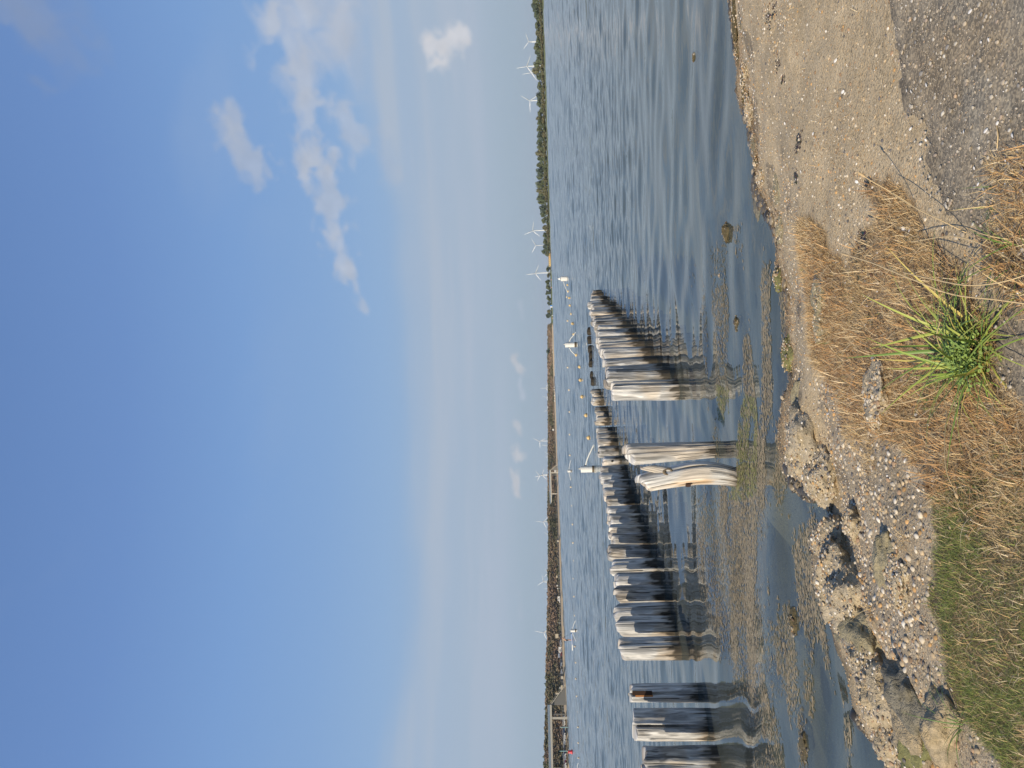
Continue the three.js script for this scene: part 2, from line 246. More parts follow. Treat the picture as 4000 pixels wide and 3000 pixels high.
{
  const bed = new THREE.PlaneGeometry(26000, 26000).rotateX(-Math.PI / 2).translate(0, -1.62, -8000); struct('sea_bed', bed, std(.20, .17, .10, 1));
  const f = (x, d) => { const s = sdShore(x, d); return [Math.max(-1.55, Hs(x, d, s)) - .03, .42, .33, .22]; };
  struct('bank_ground', grid(-34, 34, -26, 13, .5, (x, d) => (x > -6.1 && x < 7.6 && d > .6 && d < 11.6) ? [-1.7, .42, .33, .22] : f(x, d)), groundMat);
}
{ // the asphalt path, a sheet with a worn edge laid over the sand
  const m = new THREE.MeshStandardMaterial({ map: asphTex, bumpMap: gritBump, bumpScale: .003, roughness: .92, vertexColors: true });
  const A = Z.asphalt, g = grid(-2.5, 6, .4, 5.2, .034, (x, d) => {
    const e = edgeDist(x, d, A, true) * (inPoly(x, d, A) ? 1 : -1) + (fbm(x * 6, d * 6, 2, 5) - .5) * .34, q = fbm(x * 5, d * 5, 21, 4);
    const dust = sstep(.48, .66, fbm(x * 2.6, d * 2.6, 14, 5)) * .5 + .6 * sstep(.42, .62, fbm(x * 9, d * 9, 19, 4) + .5 * sstep(.5, .0, e)); const rim = sstep(.16, .02, e) * sstep(.35, .6, fbm(x * 14, d * 14, 3, 3)); const c = [.50, .465, .40].map((v, i) => lerp(lerp(v * (.75 + .4 * q), [.47, .39, .28][i], dust * .7), [.17, .14, .10][i], rim * .35));
    return [H(x, d) + clamp(e * .12, -.05, .010) + (fbm(x * 22, d * 22, 6, 2) - .5) * .008, ...c];
  });
  struct('asphalt_path', g, m);
}
/* water: long waves as geometry near the bank, ripples as relief */
const waves = []; { const r = rng(5); for (let i = 0; i < 34; i++) { const L = .30 * Math.pow(1.15, i % 17), th = (r() + r() - 1) * (L < .6 ? 1.25 : .9) + .12, k = 2 * Math.PI / L; waves.push([k * Math.sin(th), k * Math.cos(th), r() * 6.28, L]); } }
function waveY(x, d) {
  const s = -sdShore(x, d), far = sstep(2, 15, s); let y = 0;
  for (const [kx, kd, p, L] of waves) y += Math.sin(kx * x + kd * d + p) * L * (L < .48 ? .0002 + .0044 * far : L < 1.1 ? .0028 + .0016 * far : .0024 - .0007 * far);
  return y * sstep(0, .5, s) * (.75 + .5 * fbm(x * .22 + 4, d * .30, 60, 3)) * sstep(60, 30, d);
}
const OCT = [.7, 1.25, 2.2, 3.9, 7, 12.5];
function openY(x, d) {                                           // the chop of the open water
  const sp = d * .0062; let y = 0, tot = 0; for (let k = 0; k < 6; k++) { const L = OCT[k], w = sstep(1.5, 2.8, L / sp) * sstep(9, 5, L / sp); if (w > 0) { y += w * L * .13 * (vn(x / (L * .95) + k * 31, d / (L * .62), k * 7.7) - .5); tot += w * w; } }
  return y / Math.sqrt(Math.max(1, tot)) * (.6 + .8 * fbm(x * .010 + 2, d * .05, 90, 3)) * sstep(30, 33, d);
}
const seaY = (p) => -p.z > 30 ? openY(p.x, -p.z) : waveY(p.x, -p.z);
function waveTex(n, seed, cells, pow, spread) {
  const r = rng(seed), comp = []; let tot = 0;
  for (let i = 0; i < 46; i++) { const m = 2 + Math.floor(Math.pow(r(), 1.2) * cells), th = (r() + r() - 1) * spread, kx = Math.round(m * Math.sin(th)), ky = Math.round(m * Math.cos(th)), a = Math.pow(Math.hypot(kx, ky) + 1, pow); comp.push([kx, ky, r() * 6.283, a]); tot += a * a; }
  const h = new Float32Array(n * n), nrm = 1 / Math.sqrt(tot / 2), S = new Float32Array(n), C = new Float32Array(n);
  for (const [kx, ky, p, am] of comp) {
    for (let x = 0; x < n; x++) { S[x] = Math.sin(2 * Math.PI / n * kx * x) * am * nrm; C[x] = Math.cos(2 * Math.PI / n * kx * x) * am * nrm; }
    for (let y = 0, i = 0; y < n; y++) { const a = 2 * Math.PI / n * ky * y + p, sa = Math.sin(a), ca = Math.cos(a); for (let x = 0; x < n; x++, i++) h[i] += S[x] * ca + C[x] * sa; }
  }
  return h;
}
{
  const n = 1024, b = waveTex(n, 11, 80, -1.35, .85), bumpT = dataTex(n, n, (x, y) => { const v = clamp(.5 + b[y * n + x] * .16); return [v, v, v]; });
  const mk = (bs, rough, bt) => { const m = new THREE.MeshPhysicalMaterial({ roughness: rough, ior: 1.33, transmission: .90, thickness: 0, bumpMap: bt, bumpScale: bs }); m.color.setRGB(.46, .53, .49); return m; };
  const nearM = mk(.0035, .02, rep(bumpT, 1 / 3.1, 1 / 3.1)), farM = mk(.055, .05, rep(bumpT, 1 / 9, 1 / 6));
  const NEAR_D = 30, NEAR_X = 20;
  const near = grid(-NEAR_X, NEAR_X, 2.6, NEAR_D, .072, (x, d) => [waveY(x, d)]);
  const uv = near.attributes.uv; for (let i = 0; i < uv.count; i++) uv.setXY(i, uv.getX(i) * 1.6, uv.getY(i) * 1.6);
  struct('water', near, nearM);
  // the open water: choppier, its mesh coarser with distance; waves shorter than the mesh can hold are left to the relief
  const pos = [], uv2 = [], idx = [], cols = 720, ds = [NEAR_D]; while (ds[ds.length - 1] < 1150) ds.push(ds[ds.length - 1] * 1.0062);
  ds.forEach((d, j) => { for (let i = 0; i <= cols; i++) { const x = lerp(-.80, .80, i / cols) * d; pos.push(x, j ? openY(x, d) : 0, -d); uv2.push(x, d); } });
  for (let j = 0; j < ds.length - 1; j++) for (let i = 0; i < cols; i++) { const a = j * (cols + 1) + i, c = a + cols + 1; idx.push(a, a + 1, c + 1, a, c + 1, c); }
  const og = new THREE.BufferGeometry(); og.setAttribute('position', new THREE.Float32BufferAttribute(pos, 3)); og.setAttribute('uv', new THREE.Float32BufferAttribute(uv2, 2)); og.setIndex(idx); og.computeVertexNormals();
  struct('open_water', og, farM);
  const sheet = (x0, x1, d0, d1) => { const g = new THREE.BufferGeometry(); g.setAttribute('position', new THREE.Float32BufferAttribute([x0, -.02, -d0, x1, -.02, -d0, x1, -.02, -d1, x0, -.02, -d1], 3)); g.setAttribute('normal', new THREE.Float32BufferAttribute([0, 1, 0, 0, 1, 0, 0, 1, 0, 0, 1, 0], 3)); g.setAttribute('uv', new THREE.Float32BufferAttribute([x0, d0, x1, d0, x1, d1, x0, d1], 2)); g.setIndex([0, 1, 2, 0, 2, 3]); return g; };
  const fan = (sg) => { const g = new THREE.BufferGeometry(); const P = sg > 0 ? [24, 30, 1500, 30, 1500, 1190, 952, 1190] : [-24, 30, -952, 1190, -1500, 1190, -1500, 30], p = [], u = []; for (let i = 0; i < 8; i += 2) { p.push(P[i], -.02, -P[i + 1]); u.push(P[i], P[i + 1]); } g.setAttribute('position', new THREE.Float32BufferAttribute(p, 3)); g.setAttribute('normal', new THREE.Float32BufferAttribute([0, 1, 0, 0, 1, 0, 0, 1, 0, 0, 1, 0], 3)); g.setAttribute('uv', new THREE.Float32BufferAttribute(u, 2)); g.setIndex([0, 1, 2, 0, 2, 3]); return g; };
  struct('side_water', mergeGeometries([fan(1), fan(-1), sheet(-1500, -NEAR_X, -40, 30), sheet(NEAR_X, 1500, -40, 30)]), farM);
}

/* ------------------------------------------------------------------ timber piles */
// a pile as a loft: rings round a centre line, with cracks, a worn head and a ragged dark tide band
function pileGeo({ h, r, seed, cut = 0, lean = [0, 0], dome = .05, band = .16, taper = .04, bend, split = 0, splitW = .17, light = 1, nA = 44, nY = 40, from = -1.15, stain }) {
  const rr = rng(seed * 977 + 3), pos = [], uv = [], col = [], idx = [], ph = rr() * 50, cutA = rr() * 6.28;
  const ring = (t, y, k) => {
    for (let i = 0; i <= nA; i++) {
      const a = i / nA * 2 * Math.PI, ca = Math.cos(a), sa = Math.sin(a);
      const groove = Math.pow(sstep(.60, .95, vn(ca * 4.2 + ph, sa * 4.2, y * .8 + ph)), 1.2) * .14, lumps = (fbm(ca * 1.2 + ph, sa * 1.2 + 9, y * 1.4, 3) - .5) * .16, fineR = (vn(ca * 11 + ph, sa * 11, y * 1.5) - .5) * .075;
      let R = r * (1 - taper * t + lumps + fineR - groove) * k;
      if (split) { let da = Math.abs(a - split); da = Math.min(da, 6.283 - da); R *= 1 - .55 * sstep(splitW, splitW * .12, da + .05 * (vn(t * 6, ph) - .5)) * sstep(.0, .7, t); }
      const bx = bend ? bend(t) : [0, 0, 1]; R *= bx[2] || 1;
      let yy = y; if (t > .8) yy += (t - .8) / .2 * (cut * r * Math.cos(a - cutA) + (fbm(ca * 2.4 + ph, sa * 2.4, 3, 3) - .5) * r * .55) - (1 - k) * 0;
      pos.push(bx[0] + lean[0] * y + ca * R, yy, bx[1] + lean[1] * y + sa * R); uv.push(i / nA + ph, y / 1.25 + ph);
      const e = y + (fbm(ca * 3 + ph, sa * 3, y * 1.2, 4) - .5) * .42 + (vn(ca * 13, sa * 13 + ph, y * 1.5) - .5) * .22 + (vn(ca * 24, sa * 24 + ph, y * 3) - .5) * .10; // the tide band's own outline
      const wetk = sstep(band + .02, band - .03, e) * .92, brown = sstep(band + .16, band + .01, e) * .6;
      let c = [light, light, light].map((v, n) => lerp(v, v * [.62, .50, .36][n], brown)); c = c.map((v, n) => lerp(v, [.085, .070, .045][n], wetk));
      if (stain) c = stain(c, a, y);
      col.push(...c);
    }
  };
  const ys = []; for (let j = 0; j <= nY; j++) { const q = j / nY; ys.push(q < .2 ? lerp(from, -.05, q / .2) : lerp(-.05, h - dome * r, (q - .2) / .8)); }
  ys.forEach(y => ring(clamp(y / h), y, 1));
  let rows = ys.length; for (const [k, dy] of [[.96, .45], [.86, .8], [.62, .95], [.32, 1], [.03, 1]]) { ring(1, h - dome * r + dome * r * dy, k); rows++; }
  for (let j = 0; j < rows - 1; j++) for (let i = 0; i < nA; i++) { const a = j * (nA + 1) + i, b = a + 1, c = a + nA + 1, e = c + 1; idx.push(a, e, b, a, c, e); }
  const g = new THREE.BufferGeometry(); g.setAttribute('position', new THREE.Float32BufferAttribute(pos, 3)); g.setAttribute('uv', new THREE.Float32BufferAttribute(uv, 2)); g.setAttribute('color', new THREE.Float32BufferAttribute(col, 3)); g.setIndex(idx);
  return smoothSeam(g, nA + 1);
}
function smoothSeam(g, n) { g.computeVertexNormals(); const N = g.attributes.normal; for (let j = 0; j * n < N.count; j++) { const a = j * n, b = a + n - 1, x = N.getX(a) + N.getX(b), y = N.getY(a) + N.getY(b), z = N.getZ(a) + N.getZ(b), l = Math.hypot(x, y, z) || 1; N.setXYZ(a, x / l, y / l, z / l); N.setXYZ(b, x / l, y / l, z / l); } return g; }
function pile(p, o, wood, label, grp) { const g = mesh('timber_pile', pileGeo(o), woods[wood]); g.position.copy(p); g.position.y = 0; return tag(g, label, 'pile', grp); }
const rowAX = (d) => -.17 + .212 * (d - 10.6), rowBX = (d) => -4.13 + .212 * (d - 11.06);
{
  const r = rng(41);
  // the row that ends in a stout bleached post
  const dA = [10.65, 11.4, 12.0, 12.75, 13.6, 14.5, 15.3, 16.05, 16.8, 17.6, 18.4, 19.2, 19.95, 20.7, 21.45, 22.3, 23.1, 23.9, 24.7, 25.6, 26.6];
  dA.forEach((d, i) => {
    const t = i / 20, h = lerp(.98, .46, Math.pow(t, 1.15)) - (i > 17 ? .10 : 0) + (r() - .5) * .13 * (i ? 1 : 0);
    pile(V((rowAX(d) + (r() - .5) * .05) * 1.014, 0, -d * 1.014), { h, r: i ? .155 + r() * .02 : .155, seed: 100 + i, cut: (r() - .5) * .9, split: r() < .3 ? r() * 6.28 : 0, lean: i ? [(r() - .5) * .09, (r() - .5) * .06] : [.01, 0], band: i ? .13 + r() * .13 : .07, dome: .2, nA: i < 8 ? 48 : 30, nY: i < 8 ? 44 : 26 }, i === 0 ? 0 : [1, 2, 1, 3][Math.floor(r() * 4)],
      i === 0 ? 'stout bleached cream timber pile at the tall end of its row' : i < 18 ? 'weathered grey pile in the row led by the bleached cream pile' : 'low broken dark pile at the sinking end of the bleached pile\'s row', i === 0 ? undefined : i < 18 ? 'piles behind the bleached pile' : 'low broken end piles');
  });
  // the other row, longer and with gaps
  const dB = [11.05, 11.6, 12.05, 12.6, 13.1, 13.7, 14.25, 14.8, 15.25, 15.85, 16.4, 17.0, 17.5, 18.05, 18.6, 19.15, 19.95, 20.75, 21.5, 22.2, 22.9, 24.2, 24.8, 25.5, 27.0, 27.7, 28.4];
  dB.forEach((d, i) => {
    const h = lerp(.92, .30, clamp((d - 11) / 17.4)) + (r() - .5) * .11, bright = i === 16;
    const pb = pile(V((rowBX(d) + (r() - .5) * .05) * 1.02, 0, -d * 1.02), { h: bright ? .52 : h, r: i === 0 ? .18 : .165 + r() * .02, seed: 200 + i, cut: (r() - .5) * .7, split: i && r() < .3 ? r() * 6.28 : 0, lean: [(r() - .5) * .07, (r() - .5) * .05], band: .09 + r() * .13, dome: .35, nA: i < 9 ? 48 : 30, nY: i < 9 ? 44 : 26 }, bright ? 0 : i === 0 ? 1 : [1, 2, 1, 2, 3][Math.floor(r() * 5)],
      i === 0 ? 'pale rounded pile with black streaks at the tall end of the long gapped row' : bright ? 'bright cream pile with a dark hole, standing out in the long gapped row' : i < 21 ? 'grey weathered pile in the closed stretch of the long gapped row' : i < 24 ? 'short pile in a small separate cluster of the long gapped row' : 'short dark pile in the far low cluster of the long gapped row', i === 0 || bright ? undefined : i < 21 ? 'piles of the long row' : i < 24 ? 'small pile cluster' : 'far low pile cluster');
    if (bright) { const ho = mesh('hole', new THREE.SphereGeometry(1, 10, 8).scale(.028, .035, .02), std(.02, .015, .01, .9), pb); ho.position.set(.03, .27, .168); }
  });
  // worn-down stumps that only just break the surface
  for (const [px, py] of [[2303, 1294], [2303, 1328], [2305, 1366], [2307, 1394], [2309, 1420], [2312, 1465], [2316, 1490]]) { const p = at(px + 2, py, 0); const o = mesh('pile_stump', pileGeo({ h: .05 + r() * .05, r: .16, seed: py, band: .3, nA: 22, nY: 12, dome: .3, light: .5 }), woods[3]); o.position.set(p.x, .04, p.z); o.scale.x = 1.1 + r() * .5; tag(o, 'black worn pile stump barely breaking the water between the two rows', 'pile stump', 'drowned stumps'); }
  // single posts nearer than the long row
  const post = (px, py, o, wd, label, bury = 0) => { const p = at(px, py, 0); return pile(p, { seed: py, nA: 56, nY: 60, ...o }, wd, label); };
  const slim = post(2722, 2705, { h: .92, r: .125, split: 1.25, dome: .12, band: .06, cut: .1 }, 1, 'slim split pile with a rotten rusty hollow at its head');
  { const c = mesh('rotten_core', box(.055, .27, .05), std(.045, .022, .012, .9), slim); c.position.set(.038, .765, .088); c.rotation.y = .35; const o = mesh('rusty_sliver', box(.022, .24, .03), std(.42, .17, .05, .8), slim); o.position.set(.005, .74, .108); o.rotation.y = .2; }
  post(2755, 2830, { h: .93, r: .20, dome: .04, band: .06, taper: .03, split: 1.22, splitW: .10, nA: 140 }, 2, 'broad flat topped grey pile with a long drying crack');
  post(2806, 2985, { h: .90, r: .21, dome: .10, band: .08, taper: .03 }, 3, 'broad dark speckled pile beside the flat topped cracked one');
  // the two crooked posts by the algae
  const e = post(2786, 1756, { h: 1.01, r: .095, dome: .5, band: .05, cut: .5, taper: -.10, lean: [.02, 0], bend: (t) => [-.05 * t, 0, 1 + .28 * t] }, 1, 'straight furrowed pile with a splintered top beside the forked pile');
  const fork = group('forked_pile', at(2872, 1862, 0)); fork.position.y = 0; tag(fork, 'twisted forked pile with a knot hole and an orange resin stain', 'pile');
  mesh('trunk', pileGeo({ h: .96, r: .098, seed: 77, dome: .25, cut: .7, band: .04, nA: 56, nY: 60, taper: .0, bend: (t) => [.10 * Math.sin(t * 2.6) * (1 - t) - .045 * t + .06 * t * (1 - t), 0, 1.02 + .28 * Math.sin(t * 3.1) - .12 * t], stain: (c, a, y) => { const k = sstep(.55, .1, Math.abs(a - 2.4)) * sstep(.85, .55, y) * sstep(.12, .3, y) * sstep(.3, .6, vn(a * 6, y * 6)); return c.map((v, n) => lerp(v, v * [1.02, .70, .38][n], k * .7)); } }), woods[0], fork);
  const br = mesh('branch_stub', pileGeo({ h: .36, r: .055, seed: 78, dome: .4, cut: 1.2, band: -1, from: -.05, nA: 30, nY: 18, taper: .35 }), woods[0], fork); br.position.set(.045, .56, .03); br.rotation.z = -.22;
  const kn = mesh('knot', new THREE.TorusGeometry(.032, .014, 8, 18).scale(1, 1.25, .8), std(.22, .17, .11, .9), fork); kn.position.set(.075, .70, .075); kn.rotation.y = .5;
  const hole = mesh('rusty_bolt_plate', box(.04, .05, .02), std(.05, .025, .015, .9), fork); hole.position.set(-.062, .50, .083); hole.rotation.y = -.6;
}

/* ------------------------------------------------------------------ stones and shingle of the bank */
const stoneMat = (r, g, b, s = .9) => new THREE.MeshStandardMaterial({ map: rockTex, bumpMap: rockBump, bumpScale: .011, roughness: .92, vertexColors: true, color: new THREE.Color().setRGB(r * s, g * s, b * s) });
const mats = { gravelly: stoneMat(.57, .50, .38), clay: stoneMat(.42, .385, .27), grey: stoneMat(.27, .26, .22), tan: stoneMat(.50, .425, .30), weedy: stoneMat(.15, .125, .065), moss: stoneMat(.24, .25, .11) };
const pebbleGeos = [0, 1, 2, 3].map(k => { const g = new THREE.IcosahedronGeometry(1, 1), P = g.attributes.position, r = rng(60 + k); const sx = .8 + r() * .5, sy = .45 + r() * .35, sz = .8 + r() * .5; for (let i = 0; i < P.count; i++) { const n = 1 + (vn(P.getX(i) * 1.3 + k * 9, P.getY(i) * 1.3, P.getZ(i) * 1.3) - .5) * .55; P.setXYZ(i, P.getX(i) * n * sx, P.getY(i) * n * sy, P.getZ(i) * n * sz); } const m = mergeVertices(new THREE.BufferGeometry().setAttribute('position', P)); m.computeVertexNormals(); return m; });
const pebMat = new THREE.MeshStandardMaterial({ roughness: .75 });
const pebCol = (r) => { const k = r(), v = .7 + .6 * r(); const c = k < .34 ? [.44, .34, .21] : k < .55 ? [.52, .45, .34] : k < .66 ? [.62, .57, .48] : k < .80 ? [.30, .20, .12] : k < .92 ? [.13, .12, .115] : [.48, .29, .12]; return c.map(x => clamp(x * v, .02, .8)); };
function rockGeo(rx, ry, rz, seed, rough) {
  const g0 = new THREE.IcosahedronGeometry(1, 6); g0.deleteAttribute('uv'); g0.deleteAttribute('normal'); const g = mergeVertices(g0, 1e-5), P = g.attributes.position, uv = [], col = [], pl = [], r = rng(seed * 31 + 7);
  for (let i = 0; i < 15; i++) pl.push([V(r() - .5, r() * 1.1 - .3, r() - .5).normalize(), .48 + r() * .42]);
  for (let i = 0; i < P.count; i++) {
    const v = V(P.getX(i), P.getY(i), P.getZ(i)); let R = 1; for (const [n, d] of pl) { const c = v.dot(n); if (c > .05) R = Math.min(R, d / c + .02); }   // broken faces
    const cf = fbm(v.x * 3.4 + seed * 1.3, v.y * 3.4, v.z * 3.4, 4); R *= 1.12 + (fbm(v.x * 1.9 + seed, v.y * 1.9, v.z * 1.9, 4) - .5) * .7 - .22 * sstep(.40, .30, cf) + .10 * sstep(.56, .62, cf) + (fbm(v.x * 8 + seed, v.y * 8, v.z * 8, 3) - .5) * rough;
    P.setXYZ(i, v.x * R * rx, v.y * R * ry, v.z * R * rz);
    const k = .60 + .8 * fbm(v.x * 3, v.y * 3 + seed, v.z * 3, 4), o = fbm(v.x * 2 + 7, v.y * 2, v.z * 2 + seed, 3); col.push(k * (1 + .12 * (o - .5)), k, k * (1 - .3 * (o - .5)));
  }
  g.setAttribute('color', new THREE.Float32BufferAttribute(col, 3)); g.computeVertexNormals(); const o = g.toNonIndexed(), Q = o.attributes.position, a = V(0, 0, 0), b = V(0, 0, 0), c = V(0, 0, 0); for (let i = 0; i < Q.count; i += 3) { a.fromBufferAttribute(Q, i); b.fromBufferAttribute(Q, i + 1).sub(a); c.fromBufferAttribute(Q, i + 2).sub(a); b.cross(c); const ax = Math.abs(b.x), ay = Math.abs(b.y), az = Math.abs(b.z); for (let k = 0; k < 3; k++) { a.fromBufferAttribute(Q, i + k); if (ay >= ax && ay >= az) uv.push(a.x * 1.7 + seed * .37, a.z * 1.7); else if (ax >= az) uv.push(a.z * 1.7 + seed * .37, a.y * 1.7); else uv.push(a.x * 1.7 + seed * .37, a.y * 1.7); } } o.setAttribute('uv', new THREE.Float32BufferAttribute(uv, 2)); return o;
}
function scatterOn(geo, r, n, size, up = .0) {                  // small stones set into a rock's surface
  const P = geo.attributes.position, N = geo.attributes.normal, ms = [], cs = [];
  for (let i = 0; i < n; i++) { const k = Math.floor(r() * P.count); if (N.getY(k) < up) continue; const s = size * (.35 + r() * r() * 1.3), p = V(P.getX(k) + (r() - .5) * .012, P.getY(k), P.getZ(k) + (r() - .5) * .012); ms.push(M4(p, QE(r() * .9 - .45, r() * 6.28, r() * .9 - .45), V(s, s, s))); cs.push(pebCol(r)); }
  return [ms, cs];
}
const rocks = []; // [px, py, half width, half height, half depth, kind, label]
const R_ = (...a) => rocks.push(a);
R_(3150, 1760, .27, .15, .22, 'gravelly', 'big gravel-studded block jutting into the water beside the crooked piles');
R_(3245, 1870, .21, .13, .19, 'gravelly', 'gravel-studded block above the wet hollow by the crooked piles');
R_(3350, 2045, .10, .08, .11, 'gravelly', 'small wedge of gravel conglomerate between wet hollow and gravel ledge');
R_(3265, 2100, .20, .13, .17, 'gravelly', 'dark pitted conglomerate block at the mouth of the wet hollow');
R_(3285, 2240, .27, .14, .20, 'gravelly', 'wide pebbly conglomerate block with a flat olive top');
R_(3335, 2370, .22, .12, .16, 'gravelly', 'pebbly block with dry grass growing behind it');
R_(3375, 2480, .22, .10, .17, 'clay', 'flat grey clay slab with scattered lichen dots');
R_(3415, 2580, .22, .13, .18, 'gravelly', 'rough pebbly block next to the flat grey clay slab');
R_(3470, 2690, .26, .16, .23, 'gravelly', 'largest rounded conglomerate block crowded with white pebbles');
R_(3565, 2712, .15, .09, .13, 'grey', 'dark grey pointed stone wedged behind the largest conglomerate block');
R_(3580, 2795, .19, .10, .14, 'tan', 'smooth tan stone with a shadowed notch');
R_(3530, 2885, .26, .12, .22, 'gravelly', 'low sloping pebble crust running down to the water');
R_(3610, 2925, .18, .10, .14, 'moss', 'mossy dark olive boulder above the brown pool');
R_(3690, 2860, .15, .09, .12, 'tan', 'round tan boulder at the rim of the mown grass');
R_(3478, 2185, .15, .07, .10, 'clay', 'smooth olive stone half buried in the gravel ledge');
R_(3520, 2275, .15, .05, .10, 'gravelly', 'flat pebbly stone leaning on the smooth olive stone');
R_(3205, 1150, .17, .04, .09, 'clay', 'flat olive slab framed by dry grass');
R_(3207, 1270, .15, .045, .09, 'clay', 'flat brownish slab with a white pebble crust');
R_(3045, 1085, .10, .05, .06, 'moss', 'mossy edge stone with white pebbles on top');
R_(2990, 1265, .095, .05, .06, 'weedy', 'wet brown stone standing alone in the shallows off the dry grass');
R_(2922, 1072, .035, .03, .03, 'weedy', 'tiny black stone tip poking out of the shallows');
R_(2818, 215, .065, .05, .05, 'weedy', 'angular dark stone alone in the shallows off the sand');
R_(2935, 440, .14, .06, .09, 'gravelly', 'rounded gravelly lump at the foot of the sand bank');
R_(2965, 815, .16, .06, .09, 'grey', 'flat grey stone slab at the edge of the water');
R_(2935, 900, .11, .06, .07, 'weedy', 'weedy dark stone touching the flat grey slab');
R_(3035, 745, .15, .03, .08, 'clay', 'pale flat clay slab sunk in the sand slope');
R_(3050, 890, .13, .03, .08, 'clay', 'yellowish flat slab sunk at the corner of the dry grass');
R_(3055, 1535, .06, .035, .04, 'weedy', 'small wet stone by the yellow edge block');
R_(3035, 1722, .085, .045, .05, 'weedy', 'small mussel covered stone in front of the crooked piles');
R_(3210, 2440, .13, .06, .08, 'weedy', 'dark wet rock standing in the shallows off the gravel ledge');
R_(3112, 1550, .12, .05, .08, 'clay', 'square yellow-grey block on the water edge');
R_(3085, 1385, .16, .06, .08, 'moss', 'low edge stone with a fringe of green weed');
R_(3440, 1565, .17, .06, .13, 'gravelly', 'pale pebble studded hump surrounded by dry grass');
R_(2872, 60, .20, .03, .07, 'weedy', 'long strip of black wet stones along the sand edge');
R_(2880, 190, .16, .03, .06, 'weedy', 'short strip of brown wet stones along the sand edge');
R_(2905, 320, .17, .025, .06, 'weedy', 'low weed covered ledge along the sand edge');
R_(2892, 110, .07, .04, .05, 'grey', 'angular grey stone in the wrack by the black stone strip');
R_(2915, 270, .08, .045, .06, 'gravelly', 'small crusted stone between the brown strip and the weedy ledge');
R_(2948, 560, .09, .045, .06, 'grey', 'grey cobble half in the water under the sand slope');
R_(2958, 630, .06, .04, .05, 'weedy', 'brown weedy cobble beside the half drowned grey cobble');
R_(2975, 700, .08, .04, .06, 'gravelly', 'crusted cobble on the rim below the pale clay slab');
R_(2925, 385, .06, .035, .05, 'weedy', 'dark cobble touching the rounded gravelly lump');
R_(3290, 2930, .22, .05, .12, 'weedy', 'weed blackened rock awash below the pebble crust');
R_(3120, 2600, .10, .02, .06, 'weedy', 'sunken brown rock just under the shallows');
for (const [px, py, rx, ry, rz, kind, label] of rocks) {
  const p = onGround(px, py), r = rng(px * 7 + py), wet = p.y < 0; if (p.y < -.02) p.y = Math.max(p.y, ry * .25 - .03); else p.y += ry * .22;
  const gr = group('bank_stone', p, r() * 6.28 * (rx / rz > 1.4 ? 0 : 1) + (r() - .5) * .5); const geo = rockGeo(rx, ry, rz, px % 97 + py % 31, kind === 'gravelly' ? .30 : .16);
  mesh('stone_body', geo, mats[kind], gr); tag(gr, label, 'stone');
  if (kind === 'gravelly' || kind === 'moss' || ry < .05) { const [ms, cs] = scatterOn(geo, r, kind === 'gravelly' ? Math.round(5200 * rx) : 160, .0085, .02); if (ms.length) copies('pebbles', pebbleGeos[px % 4], pebMat, ms, cs, gr); }
  else if (kind === 'weedy') { const [ms, cs] = scatterOn(geo, r, 90, .010, .2); copies('mussels', pebbleGeos[1], pebMat, ms, cs.map(c => c.map(v => v * .5)), gr); }
}
